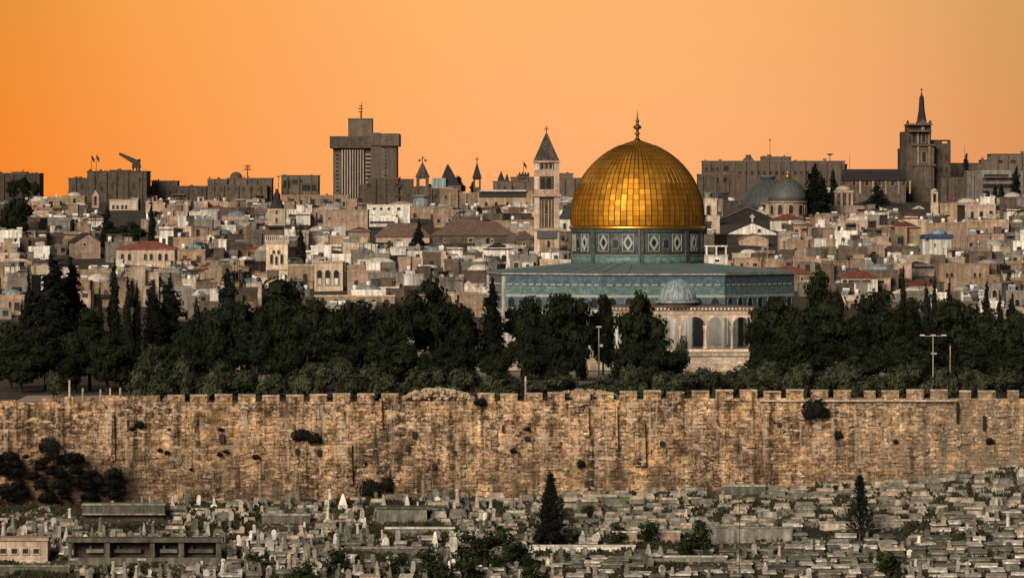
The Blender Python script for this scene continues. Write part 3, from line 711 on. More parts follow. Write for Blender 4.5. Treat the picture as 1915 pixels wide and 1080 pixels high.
    for i in range(16):
        a = radians(13 + 22.5 * i); x, y = (RD - .26) * sin(a), -(RD - .26) * cos(a); h = dz(438) - dz(470); zc = (dz(438) + dz(470)) / 2
        b = MB(); t = .10; w = 1.0
        b.box(-w, w, -.16, 0, zc + h / 2 - t, zc + h / 2); b.box(-w, w, -.16, 0, zc - h / 2, zc - h / 2 + t)
        b.box(-w, -w + t, -.16, 0, zc - h / 2 + t + .003, zc + h / 2 - t - .003); b.box(w - t, w, -.16, 0, zc - h / 2 + t + .003, zc + h / 2 - t - .003)
        n = 12; o = []; inn = []
        for m in range(n):
            th = 2 * pi * m / n; sq = 1.0 if m % 3 == 0 else .80
            o.append((w * .84 * sq * cos(th), zc + h * .47 * sq * sin(th))); inn.append((w * .46 * sq * cos(th), zc + h * .27 * sq * sin(th)))
        vs = [(px, -.20, pz) for px, pz in o] + [(px, -.20, pz) for px, pz in inn] + [(px, 0, pz) for px, pz in o] + [(px, 0, pz) for px, pz in inn]
        fs = []
        for m in range(n):
            k = (m + 1) % n; fs += [(m, k, n + k, m + n), (k, m, 2 * n + m, 2 * n + k), (n + m, n + k, 3 * n + k, 3 * n + m)]
        b.add(vs, fs); b.cur = 1; b.slab([(-.3, zc - h * .12), (0, zc - h * .2), (.3, zc - h * .12), (.3, zc + h * .12), (0, zc + h * .2), (-.3, zc + h * .12)], -.12, 0)
        b.build('diamond_panel', [M['tile_pale'], M['pane']], drum, (x, y, 0), a)
    q = MB(); q.box(-.18, .18, -RD + .05 - .3, -RD + .05, zd - .1, dz(424)); q.build('rainwater_pipe', M['roof_lead'], drum)
    # the dome: gilded plates, each tilted a hair, over a plain shell
    prof = [(124.2, 421), (124.6, 412), (124.8, 403), (124.4, 394), (123.2, 384), (121.0, 374), (117.8, 364), (114.0, 354), (109.6, 344), (104.6, 334.5), (98.6, 325), (91.8, 316), (84.4, 307.5), (76.0, 299.5), (66.5, 291.5), (55.8, 284), (44.5, 277.4), (33.0, 272), (21.0, 267.3), (11.0, 264)]
    pr = [(r * S8, Z(row, DS) - 1.66) for r, row in prof]
    q = MB(); q.lathe([(r - .07, zz) for r, zz in pr] + [(.1, pr[-1][1] + .15)], 96); dome = q.build('dome', M['gold_dark'], root)
    rng = random.Random(3); mb = MB(); tone = []; NS = 68
    for j in range(len(pr) - 1):
        (r0, z0), (r1, z1) = pr[j], pr[j + 1]
        for i in range(NS):
            a0, a1 = 2 * pi * (i + .05) / NS, 2 * pi * (i + .95) / NS; e = .035
            za, zb = lerp(z0, z1, e), lerp(z0, z1, 1 - e); ra, rb = lerp(r0, r1, e), lerp(r0, r1, 1 - e)
            jt = [rng.uniform(-.011, .011) for _ in range(4)]
            vs = [((r + d) * sin(a), -(r + d) * cos(a), zz) for (r, a, zz), d in zip(((ra, a0, za), (ra, a1, za), (rb, a1, zb), (rb, a0, zb)), jt)]
            mb.add(vs, [(0, 1, 2, 3)]); tone.append(min(1, max(0, rng.gauss(.55, .30))))
    me = mb.mesh('gilded_plates', [dome_material()]); at = me.attributes.new('tone', 'FLOAT', 'FACE'); at.data.foreach_set('value', tone)
    link('gilded_cladding', me, dome)
    rb = MB()
    for i in range(NS):
        a = 2 * pi * i / NS
        for (r0, z0), (r1, z1) in zip(pr[:-3], pr[1:-2]):
            rb.tube(((r0 + .02) * sin(a), -(r0 + .02) * cos(a), z0), ((r1 + .02) * sin(a), -(r1 + .02) * cos(a), z1), .075, .075, 4)
    rb.build('rib', M['gold_dark'], dome)
    q = MB(); q.lathe([(RD + .05, pr[0][1] - .75), (RD + .35, pr[0][1] - .6), (RD + .35, pr[0][1] - .25), (RD + .1, pr[0][1] - .05)], 72); q.build('dome_cornice', M['gold'], root)
    zf = pr[-1][1]; pz = lambda row: Z(row, DS) - 1.66
    fn = MB(); fn.lathe([(1.15, zf - .05), (.55, pz(262)), (.25, pz(257)), (.28, pz(252)), (.5, pz(250)), (.28, pz(247.5)), (.22, pz(243)), (.7, pz(239.5)), (.72, pz(236.5)), (.25, pz(233)), (.22, pz(229)), (.36, pz(226)), (.18, pz(223)), (.1, pz(216)), (.02, pz(206))], 14)
    fn.build('finial', M['gold_dark'], root)
M['gold_dark'] = plain('tarnished_gilt', (.16, .085, .022), rough=.5, metal=.9)
M['tile_pale2'] = tile_material('pale_teal_tile', (.06, .10, .10), (.12, .17, .16))
M['blind'] = stone('grey_veined_marble', (.50, .49, .45), var=.3, streak=.3)
M['pier'] = stone('pale_corner_marble', (.48, .45, .41), var=.25, streak=.4)
build_shrine()

# the small domed pavilion in front of it
def build_pavilion():
    D = 806.0; p = LM('domed_pavilion', 'open arcaded pavilion with ribbed pale green dome in front of the shrine', 'pavilion', 1268, D, z=1.66)
    def z(r): return p.lz(r)
    hw = 140 * p.s
    q = MB(); q.box(-hw - .5, hw + .5, -.9, 5.5, 0, .35); q.box(-hw - .9, hw + .9, -1.3, 5.9, -.35, -.003); p.part('plinth', q, M['pale'])
    q = MB(); q.box(-hw, hw, 0, 4.6, z(588), z(580)); p.part('architrave', q, M['pale'])
    q = MB(); q.box(-hw - .25, hw + .25, -.25, 4.85, z(579.8), z(573)); p.part('cornice', q, M['brick'])
    for i in range(40):
        x = lerp(-hw, hw, (i + .5) / 40); b = MB(); b.box(x - .14, x + .14, -.36, -.253, z(579), z(575.5)); b.build('dentil', M['white'], p.root)
    q = MB(); q.hip(-hw * .93, hw * .93, .4, 4.2, z(572), z(568) - z(572), .1, .9); p.part('roof', q, M['lead'])
    cols = [-132, -84, -44, 4, 52, 101, 136]
    for yy in (.35, 4.2):
        for c in (cols if yy < 1 else cols[::2]):
            x = c * p.s; b = MB(); b.lathe([(.34, .36), (.34, .7), (.22, .8), (.19, z(622)), (.24, z(620)), (.42, z(611)), (.42, z(609))], 12, x, yy); b.build('column', M['pale'], p.root)
        for a, c in (zip(cols, cols[1:]) if yy < 1 else ()):
            xa, xb = a * p.s, c * p.s; r = (xb - xa) / 2 - .08; zc = z(609); cx = (xa + xb) / 2; n = 8
            ht = z(588.2) - zc; ry = min(r, ht - .25)
            pts = [(xa, zc), (cx - r, zc)] + [(cx - r * cos(pi * i / n), zc + ry * sin(pi * i / n)) for i in range(1, n)] + [(cx + r, zc), (xb, zc), (xb, z(588.2)), (xa, z(588.2))]
            # spandrel as strips between the arch and the beam
            b = MB(); arc = [(cx - r * cos(pi * i / n), zc + ry * sin(pi * i / n)) for i in range(n + 1)]
            for (x0, z0), (x1, z1) in zip(arc, arc[1:]): b.slab([(x0, z0), (x1, z1), (x1, z(588.2)), (x0, z(588.2))], yy - .25, yy + .25)
            b.box(xa, cx - r - .002, yy - .25, yy + .25, zc, z(588.2)); b.box(cx + r + .002, xb, yy - .25, yy + .25, zc, z(588.2))
            b.build('arch', M['pale'], p.root)
    q = MB(); q.lathe([(3.3, z(576)), (3.3, z(566))], 20, 0, 2.3, smooth=False); dr = p.part('drum', q, M['brown'])
    q = MB(); q.lathe([(3.7, z(566.5)), (3.75, z(563.5)), (3.2, z(561))], 32, 0, 2.3); p.part('dome_eave', q, M['pale_lead'])
    R0 = 35.5 * p.s; top = z(522)
    prof = [(R0, z(562)), (R0 * .985, z(556)), (R0 * .93, z(549)), (R0 * .82, z(541)), (R0 * .66, z(534)), (R0 * .46, z(528)), (R0 * .22, z(524)), (.1, top)]
    q = MB(); q.lathe(prof, 32, 0, 2.3); dm = p.part('dome', q, M['pale_lead'])
    rb = MB()
    for i in range(22):
        a = 2 * pi * i / 22
        for (r0, z0), (r1, z1) in zip(prof, prof[1:]): rb.tube((r0 * sin(a), 2.3 - r0 * cos(a), z0), (r1 * sin(a), 2.3 - r1 * cos(a), z1), .07, .06, 4)
    rb.build('rib', M['pale_lead'], dm)
    q = MB(); q.lathe([(.16, top - .1), (.2, top + .15), (.06, top + .3), (.02, top + .9)], 8, 0, 2.3); q.build('finial', M['gold_dark'], dm)
M['brick'] = stone('red_striped_cornice', (.20, .105, .07), var=.4)
build_pavilion()
# ------------------------------------------------------------------ landmarks of the city behind
def grid(p, pxs, rows, w, h, kind='rect', frame='cream', y=0):
    for r in rows:
        for q in pxs: p.win(q, r, w, h, kind, frame, y)
def hotel():
    D = 1640.0; p = LM('tower_block', 'tall brown hotel tower with overhanging top storey and rooftop box', 'tower block', 682, D, (615, 748, 188, 362), 'the tall tower block')
    q = MB(); p.box(q, 623, 694, 279, None, 0, 26); p.box(q, 694.2, 742, 272, None, -4, 22); p.box(q, 628, 738, 262, 279.2, 2, 20); p.part('wall', q, M['dusk2'])
    q = MB(); p.box(q, 617, 693.8, 255, 277, -2.2, 27); p.part('crown_band', q, M['dusk'])
    q = MB(); p.box(q, 694, 710.5, 248.5, 272, -4.6, 22); p.box(q, 711, 747, 250, 273, -5.4, 23); p.part('crown_band', q, M['dusk2'])
    q = MB(); p.box(q, 650.5, 695, 222, 256, 3, 18); p.box(q, 650, 695.4, 221, 223, 2.7, 18.3); p.part('roof_house', q, M['dusk2'])
    for i in range(9):
        q = MB(); a = 639 + i * 4.9; p.box(q, a, a + 2.2, 279.5, 372, -1.1, -.01); p.part('fin', q, M['concrete'])
    for i in range(11):
        r = 288 + i * 7.4; p.win(631, r + 4, 6.5, 4, y=0, frame='grey')
        if i < 8:
            q = MB(); p.box(q, 684, 693.5, r, r + 2.6, -1.3, -.01); p.part('balcony', q, M['concrete'])
            p.win(689, r + 6, 7, 3, y=0, frame='grey')
    for i in range(13):
        r = 262 + i * 7.2
        p.win(722, r + 3.5, 4.5, 3.8, y=-4 if i else -5.4, frame='grey'); p.win(716, r + 3.5, 2.5, 3, y=-4 if i else -5.4, frame='concrete')
    q = MB(); x = p.lx(674); q.tube((x, 8, p.lz(223)), (x, 8, p.lz(208)), .35, .25, 6); q.tube((x, 8, p.lz(208)), (x + .2, 8, p.lz(190)), .2, .08, 5)
    for r, w in ((209, 5), (203, 6), (198, 4)): q.box(x - w * p.s, x + w * p.s * .6, 7.8, 8.2, p.lz(r), p.lz(r - 1.6))
    p.part('antenna', q, M['darkmetal'])
hotel()
def redeemer():
    D = 1120.0; p = LM('bell_tower', 'tall slim square bell tower with pointed grey pyramid spire', 'bell tower', 1022, D, (996, 1050, 236, 474), 'the tall slim bell tower')
    w = 46 * p.s; yb = w
    q = MB(); p.box(q, 1003, 1043, 300, None, .5, yb - .5); p.part('wall', q, M['brown'])
    for a, b in ((999, 1009), (1036, 1046)):
        for y0, y1 in ((0, 1.3), (yb - 1.3, yb)):
            q = MB(); p.box(q, a, b, 301, None, y0, y1); p.part('corner_pier', q, M['pale'])
    for r0, r1, o in ((363, 367.5, .45), (318, 330, .0), (426, 431, .3), (300, 304, .25), (354, 363, .02)):
        q = MB(); p.box(q, 999 - o / p.s, 1046 + o / p.s, r0, r1, -o - .05, yb + o); p.part('cornice', q, M['peach'])
    q = MB(); p.box(q, 1004, 1041, 431, 446, -.4, .49); p.part('lead_skirt', q, M['lead'])
    q = MB(); p.box(q, 1009.5, 1035.5, 447, None, -.05, .48); p.part('base_wall', q, M['peach'])
    grid(p, (1014, 1022, 1030), (316,), 5.5, 11, 'arch', 'cream', .45)
    grid(p, (1016, 1027), (354,), 9, 22, 'arch', 'grey', .45)
    p.win(1022, 400, 5, 20, 'arch', 'peach', .45); p.win(1026, 463, 5, 13, 'arch', 'cream', -.06)
    for px in (1012, 1018, 1026, 1032):
        q = MB(); p.box(q, px - .7, px + .7, 374, 425, .2, .49); p.part('pilaster', q, M['peach'])
    z0 = p.lz(301); hw = 24.5 * p.s; cy = yb / 2; q = MB(); q.prism([(-hw, cy - hw), (hw, cy - hw), (hw, cy + hw), (-hw, cy + hw)], z0 + .003, p.lz(249), [(-.2, cy - .2), (.2, cy - .2), (.2, cy + .2), (-.2, cy + .2)])
    sp = p.part('spire', q, M['lead2'])
    q = MB(); cross(q, 0, cy, p.lz(250), 14 * p.s, .1); q.build('cross', M['darkmetal'], sp)
    q = MB(); q.box(-.7, .7, cy - hw * .62, cy - hw * .4, p.lz(290), p.lz(281)); q.build('dormer', M['dark_tile'], sp)
M['lead2'] = stone('mottled_spire_lead', (.095, .08, .066), var=.4, scale=1.0, streak=.5)
redeemer()
def minaret():
    D = 1030.0; p = LM('minaret', 'square stone minaret with balcony and small dark dome', 'minaret', 517, D, (494, 543, 352, 520), 'the square minaret')
    yb = 41 * p.s
    q = MB(); p.box(q, 497.5, 538, 451, None, 0, yb); p.part('shaft', q, M['pale'])
    q = MB(); p.box(q, 500, 533.5, 390, 424, .3, yb - .3); p.part('upper_shaft', q, M['pale']); q = MB(); p.box(q, 503, 530, 424.2, 441, 1.0, yb - 1.0); p.part('gallery', q, M['brown'])
    q = MB(); p.box(q, 496.5, 539, 421.5, 425.5, -.1, yb + .1); p.part('canopy', q, M['dark_tile'])
    q = MB(); p.box(q, 495, 541, 449, 452.5, -.3, yb + .3); p.box(q, 496.5, 539.5, 452.7, 456, -.15, yb + .15)
    for i in range(12): a = 495.4 + i * 3.8; p.box(q, a, a + 1.9, 440.5, 449, -.28, -.05)
    p.box(q, 495.2, 540.8, 439.5, 441, -.29, .0); p.part('balcony', q, M['pale'])
    q = MB(); q.lathe([(14 * p.s, p.lz(390)), (13 * p.s, p.lz(385)), (9.5 * p.s, p.lz(379)), (7 * p.s, p.lz(372)), (6.3 * p.s, p.lz(364)), (3.5 * p.s, p.lz(359)), (.3, p.lz(353))], 8, 0, yb / 2, smooth=False)
    p.part('dome', q, M['dark_tile'])
    p.win(517, 399, 4, 5, 'rect', 'peach', .3); p.win(517, 416, 4, 9, 'arch', 'peach', .3)
    for px, r, h in ((508, 492, 16), (517, 494, 15), (527, 492, 16), (512, 474, 6), (521, 474, 6)): p.win(px, r, 4.5, h, 'arch', 'peach', 0)
    q = MB(); p.box(q, 496.8, 538.7, 503, 505.5, -.12, yb); p.part('string_course', q, M['peach'])
minaret()
def arcades():
    p = LM('arched_building', 'stone building with one tall arch beside the minaret', 'building', 566, 1006, (541, 586, 495, 540))
    q = MB(); p.box(q, 539, 587, 497, None, 0, 8); p.part('wall', q, M['ochre']); q = MB(); p.box(q, 538.5, 587.5, 494, 497.2, -.15, 8.1); p.part('cornice', q, M['cream'])
    p.win(571, 534, 9, 23, 'arch', 'peach'); p.win(553, 532, 4, 15, 'arch', 'peach'); p.win(545, 532, 3.5, 15, 'arch', 'peach')
    p = LM('arched_building', 'pale building with three tall arched windows in a row', 'building', 614, 1000, (586, 643, 485, 552), 'the three-arched building')
    q = MB(); p.box(q, 588, 641, 491, None, 0, 9); p.part('wall', q, M['pale']); q = MB(); p.box(q, 587, 642, 488.5, 491.2, -.2, 9.1)
    for i in range(9): p.box(q, 587.4 + i * 6.1, 590.4 + i * 6.1, 486, 488.6, -.15, .2)
    p.part('parapet', q, M['pale'])
    for px in (597.5, 613, 629):
        p.win(px, 532, 9.5, 27, 'arch', 'cream'); q = MB(); p.box(q, px - 3.6, px + 3.6, 520, 531.5, -.1, -.04); p.part('window_panel', q, M['white'])  # white panel stands for the lit lower part of the window
    p = LM('precinct_wall', 'long low pinkish stone wall with blind arches just above the trees', 'wall', 660, 944, (588, 738, 552, 572), 'the low pink wall')
    q = MB(); p.box(q, 588, 738, 554, None, 0, 3); p.part('masonry', q, M['peach'])
    for i in range(6): p.win(603 + i * 24, 572, 12, 13, 'arch', 'ochre')
    q = MB(); p.box(q, 587, 739, 551.5, 554.2, -.15, 3.1); p.part('coping', q, M['cream'])
    p = LM('precinct_wall', 'low orange stone wall beside the blue shrine and cypress', 'wall', 893, 944, (872, 910, 545, 572))
    q = MB(); p.box(q, 866, 912, 551, None, 0, 3); p.part('masonry', q, M['ochre']); q = MB(); p.box(q, 865, 913, 548, 551.2, -.15, 3.1); p.part('coping', q, M['peach'])
    p = LM('domed_tomb', 'small white ball dome on a low stone base near the cypress', 'domed tomb', 874, 990, (860, 889, 523, 548))
    q = MB(); p.box(q, 860, 892, 545, None, 0, 4); p.part('wall', q, M['peach']); q = MB(); q.lathe([(10.5 * p.s, p.lz(545)), (10.8 * p.s, p.lz(539)), (10 * p.s, p.lz(533)), (7.5 * p.s, p.lz(528)), (3.5 * p.s, p.lz(525.4)), (.05, p.lz(524.5))], 20, 0, 2); p.part('dome', q, M['dome_white'])
arcades()
def big_domes():
    D = 1380.0; p = LM('church_dome', 'large slate grey church dome, the broader one of two side by side', 'dome', 1441, D, (1386, 1500, 328, 392), 'the twin grey domes')
    R_ = 52 * p.s; cy = 14
    q = MB(); q.lathe([(R_, -2), (R_, p.lz(392))], 32, 0, cy); p.part('drum', q, M['peach'])
    pr = [(R_ * 1.02, p.lz(391.8)), (R_ * .96, p.lz(380)), (R_ * .83, p.lz(365)), (R_ * .64, p.lz(351)), (R_ * .42, p.lz(340)), (15 * p.s, p.lz(334.5))]
    q = MB(); q.lathe(pr, 40, 0, cy); d = p.part('shell', q, M['lead'])
    q = MB(); q.lathe([(14 * p.s, p.lz(335)), (14 * p.s, p.lz(330))], 20, 0, cy); q.build('lantern', M['darkmetal'], d); q = MB(); q.lathe([(15 * p.s, p.lz(329.8)), (15 * p.s, p.lz(328))], 20, 0, cy); q.build('lantern_cap', M['pale_lead'], d)
    rb = MB()
    for i in range(16):
        a = 2 * pi * i / 16
        for (r0, z0), (r1, z1) in zip(pr, pr[1:]): rb.tube((r0 * sin(a), cy - r0 * cos(a), z0), (r1 * sin(a), cy - r1 * cos(a), z1), .16, .14, 4)
    rb.build('rib', M['lead'], d)
    D = 1340.0; p = LM('church_dome', 'smaller grey church dome on a pale drum with arched windows', 'dome', 1476, D, (1438, 1514, 332, 408))
    R_ = 36 * p.s; cy = 8
    q = MB(); q.lathe([(R_, -2), (R_, p.lz(377))], 16, 0, cy, smooth=False, a0=.1); p.part('drum', q, M['peach']); q = MB(); q.lathe([(R_ * 1.04, p.lz(379)), (R_ * 1.06, p.lz(376))], 32, 0, cy); p.part('cornice', q, M['cream'])
    for a in (-1.0, -.45, .12, .68, 1.15):
        window(p.root, (R_ + .02) * sin(a), cy - (R_ + .02) * cos(a), p.lz(400), 1.2, 2.4, 'arch', 'ochre', a)
    pr = [(R_ * 1.03, p.lz(375.8)), (R_ * .99, p.lz(366)), (R_ * .88, p.lz(354)), (R_ * .68, p.lz(344)), (R_ * .42, p.lz(337)), (R_ * .16, p.lz(333.8)), (.1, p.lz(333.2))]
    q = MB(); q.lathe(pr, 40, 0, cy); d = p.part('shell', q, M['lead'])
    q = MB(); q.lathe([(.7, p.lz(334)), (.5, p.lz(331)), (.9, p.lz(329)), (.1, p.lz(326))], 8, 0, cy); cross(q, 0, cy, p.lz(326), 7 * p.s, .1); q.build('finial', M['gold'], d)
big_domes()
def st_saviour():
    D = 1560.0; p = LM('church_tower', 'dark church tower with thin black spire and bulky wings', 'church tower', 1726, D, (1682, 1783, 165, 338), 'the dark spired tower')
    q = MB(); p.box(q, 1685, 1708, 277, None, 3, 14); p.box(q, 1688, 1700, 246, 277.2, 4, 12); p.part('side_tower', q, M['dusk'])
    q = MB(); p.box(q, 1697, 1742, 233, None, 1.5, 11); p.part('tower_body', q, M['dusk'])
    q = MB(); p.box(q, 1708, 1747, 270, None, 0, 10); p.box(q, 1711, 1742, 310, None, -.6, -.01); p.part('front_wall', q, M['brown'])
    for r0, r1, a, b in ((270, 273, 1706, 1749), (307, 310.5, 1706, 1750), (244, 246.5, 1699, 1743), (232, 234.2, 1695, 1744)):
        q = MB(); p.box(q, a, b, r0, r1, -.9, 10.5); p.part('cornice', q, M['dusk2'])
    q = MB(); p.box(q, 1743, 1780, 268, None, 4, 15); p.part('wing', q, M['dusk']); q = MB()
    p.box(q, 1743, 1780, 261, 263, 4.2, 15); p.box(q, 1776, 1780, 263, 268, 4.2, 8); p.box(q, 1761, 1764, 263, 268, 4.2, 8); p.box(q, 1743, 1760, 263, 268, 4.2, 8); p.part('loggia', q, M['dusk'])
    p.win(1728, 266, 7, 21, 'arch', 'ochre', 1.4); p.win(1728, 303, 8, 20, 'arch', 'ochre', -.02); p.win(1710, 266, 4.5, 17, 'arch', 'brown', 1.4); p.win(1702, 266, 3, 12, 'arch', 'brown', 1.4)
    for px in (1717, 1738): q = MB(); p.box(q, px - 1.6, px + 1.6, 246.6, 269.8, .9, 1.49); p.box(q, px - 1.8, px + 1.8, 273.2, 306.8, -.55, -.01); p.part('pilaster', q, M['ochre'])
    for px in (1692, 1751, 1762, 1772): p.win(px, 300, 4, 12, 'arch', 'dusk2', 3 if px < 1700 else 4); p.win(px, 322, 4, 10, 'arch', 'dusk2', 3 if px < 1700 else 4)
    q = MB(); q.lathe([(4.5 * p.s, p.lz(246)), (4.5 * p.s, p.lz(238)), (1 * p.s, p.lz(235))], 8, p.lx(1727), .9, smooth=False); p.part('clock_turret', q, M['ochre'])
    for i in range(10): q = MB(); a = 1698 + i * 4.6; p.box(q, a, a + 1.5, 229.5, 232, -.6, -.2); p.part('baluster', q, M['dusk2'])
    cx = p.lx(1726); q = MB(); q.lathe([(12 * p.s, p.lz(233)), (10 * p.s, p.lz(229)), (6 * p.s, p.lz(205)), (4.5 * p.s, p.lz(181)), (2.2 * p.s, p.lz(178)), (.12, p.lz(172))], 8, cx, 5, smooth=False, a0=pi / 8); sp = p.part('spire', q, M['dark_tile'])
    q = MB(); cross(q, cx, 5, p.lz(173), 9 * p.s, .12); q.build('cross', M['darkmetal'], sp)
    q = MB()
    for px in (1699, 1741): q.lathe([(2.8 * p.s, p.lz(232)), (2.8 * p.s, p.lz(228)), (.1, p.lz(224))], 8, p.lx(px), 3, smooth=False); p.part('pinnacle', q, M['dusk']); q = MB()
    q = MB(); q.slab([(p.lx(1715), p.lz(234)), (p.lx(1739), p.lz(234)), (p.lx(1727), p.lz(222))], .8, 1.5); p.part('gablet', q, M['dusk2'])
    p = LM('church_nave', 'long church hall with dark ridge roof and arched clerestory windows', 'church', 1640, 1545, (1580, 1690, 314, 368))
    q = MB(); p.box(q, 1580, 1694, 337, None, 0, 12); p.part('wall', q, M['brown'])
    q = MB(); z0 = p.lz(337); a, b = p.lx(1578), p.lx(1696); h = p.lz(316) - z0; q.add([(a, -.8, z0), (b, -.8, z0), (b, 12.8, z0), (a, 12.8, z0), (a, 6, z0 + h), (b, 6, z0 + h)], [(3, 2, 1, 0), (0, 1, 5, 4), (1, 2, 5), (2, 3, 4, 5), (3, 0, 4)]); p.part('roof', q, M['dark_tile'])
    for px in (1597, 1621, 1645, 1669, 1690): p.win(px, 347, 6, 9, 'arch', 'peach'); q = MB(); p.box(q, px + 10, px + 13, 338, 362, -.3, -.01); p.part('buttress', q, M['peach'])
M['slate'] = stone('blue_slate', (.06, .065, .07), var=.3, scale=1.2)
st_saviour()
def small_towers():
    for lab, cx, D, w, apex, eave, bot, kind in (('church belfry with open arch, pyramid roof and cross, next to the tower block', 790, 1500, 23, 303, 331, 348, 'a'), ('slim pale belfry with needle spire and cross', 892, 1480, 14, 305, 334, 350, 'b')):
        p = LM('belfry', lab, 'belfry', cx, D, (cx - w / 2, cx + w / 2, 290, bot), 'the belfry with cross' if kind == 'a' else 'the needle spire')
        hw = w / 2 * p.s; yb = hw * 2; q = MB(); t = hw * .5
        for a, b in ((-hw, -hw + t), (hw - t, hw)):
            for c, d in ((0, t), (yb - t, yb)): q.box(a, b, c, d, p.lz(bot) - 3, p.lz(eave) - t * .6)
        q.box(-hw, hw, 0, yb, p.lz(eave) - t * .6 + .003, p.lz(eave)); q.box(-hw * 1.02, hw * 1.02, -.05, yb + .05, -2, p.lz(bot)); p.part('wall', q, M['brown'])
        q = MB(); e = hw + .35; c = yb / 2; q.prism([(-e, c - e), (e, c - e), (e, c + e), (-e, c + e)], p.lz(eave) + .003, p.lz(apex), [(-.1, c - .1), (.1, c - .1), (.1, c + .1), (-.1, c + .1)]); sp = p.part('spire', q, M['dark_tile'] if kind == 'b' else M['lead2'])
        q = MB(); cross(q, 0, c, p.lz(apex + 1), 13 * p.s, .12); q.build('cross', M['darkmetal'], sp)
        if kind == 'a':
            q = MB()
            for k in (-1, 1): q.box(k * .9 - .35, k * .9 + .35, c - .2, c + .2, p.lz(302), p.lz(298))
            q.build('ornament', M['darkmetal'], sp)
    p = LM('church_roof', 'steep dark pointed church roof between two belfries', 'church', 840, 1490, (822, 862, 307, 352), 'the steep pointed roof')
    hw = 20 * p.s; q = MB(); p.box(q, 822, 862, 346, None, 0, 12); p.part('wall', q, M['brown'])
    c = 6.4; q = MB(); q.prism([(-hw, c - 6.6), (hw, c - 6.6), (hw, c + 6.6), (-hw, c + 6.6)], p.lz(346) + .003, p.lz(307), [(-.7, c - .3), (-.3, c - .3), (-.3, c + .3), (-.7, c + .3)]); p.part('roof', q, M['dark_tile'])
    q = MB(); p.box(q, 808, 834, 333, 352, -1, 4); p.part('annex', q, M['pale_lead'])
small_towers()
def block(label, cx, D, wall, boxes, wins=(), roof=None, name='building', cat='building', phrase=None, keep=True, frame=None, extras=None):
    """a plain block building: boxes (px0, px1, top row, front y, back y)"""
    a = min(b[0] for b in boxes); b_ = max(b[1] for b in boxes); t = min(b[2] for b in boxes)
    bot = ROW(ground_z(X(cx, D), D), D)
    p = LM(name, label, cat, cx, D, (a, b_, t, min(bot - 2, t + 46)) if keep is True else keep, phrase)
    q = MB()
    for i, (x0, x1, r, y0, y1) in enumerate(boxes): p.box(q, x0, x1, r, None, y0 + i * .004, y1)
    p.part('wall', q, M[wall])
    q = MB()
    for i, (x0, x1, r, y0, y1) in enumerate(boxes): p.box(q, x0 - 1, x1 + 1, r - 1.6, r + .4, y0 - .12 + i * .004, y1 + .1)
    p.part('roof', q, M[roof or wall])
    if D > 1450:
        rg = random.Random(int(cx * 7)); q = MB()
        for (x0, x1, r, y0, y1) in boxes:
            px = x0 + 2
            while px < x1 - 6:
                w_ = rg.uniform(1.5, 7); hh = rg.uniform(.8, 3.4) if rg.random() < .8 else rg.uniform(3, 5.5)
                if rg.random() < .55: p.box(q, px, px + w_, r - 1.6 - hh, r - 1.61, y0 + 1 + rg.uniform(0, 3), y0 + 4.5)
                px += w_ + rg.uniform(2, 16)
        if q.v: p.part('roof_shed', q, M[rg.choice((wall, 'dusk', 'dusk2'))])
        for (x0, x1, r, y0, y1) in boxes:
            if x1 - x0 > 30:
                for i in range(int((x1 - x0) / 22)):
                    b = MB(); xx = x0 + (i + .5) * 22 + rg.uniform(-4, 4); p.box(b, xx, xx + rg.uniform(1.2, 3), r + .6, None, y0 - .5, y0 - .01); p.part('buttress', b, M[wall])
    for (px, row, w, h, k) in wins: p.win(px, row, w, h, k, frame or wall, min(b[3] for b in boxes if b[0] <= px <= b[1]))
    if extras: extras(p)
    return p
def mast(label, px, top, row, D, bars=(), r=.12, cat='antenna', name='antenna_mast'):
    x = X(px, D); z0, z1 = Z(row, D), Z(top, D); q = MB(); q.tube((0, 0, 0), (0, 0, z1 - z0), r, r * .6, 5)
    root = thing(name, label, cat, (x, D, z0)); q.build('pole', M['darkmetal'], root)
    for rr, w in bars:
        q = MB(); q.box(-w * D / F, w * D / F, -.1, .1, Z(rr, D) - z0, Z(rr - 1.8, D) - z0); q.build('crossbar', M['darkmetal'], root)
    return root
def flag(label, px, top, row, D, side=1):
    root = mast(label, px, top, row, D, (), .1, 'flag', 'flagpole'); h = Z(top, D) - Z(row, D); q = MB()
    n = 5; w = 5 * D / F; vs = []
    for i in range(n + 1):
        for z in (h, h - w * 1.5): vs.append((side * (w * i / n + .12), .25 * sin(i * 1.5), z - .25 * i))
    q.add(vs, [(2 * i, 2 * i + 2, 2 * i + 3, 2 * i + 1) for i in range(n)]); q.build('flag', M['awning'], root)
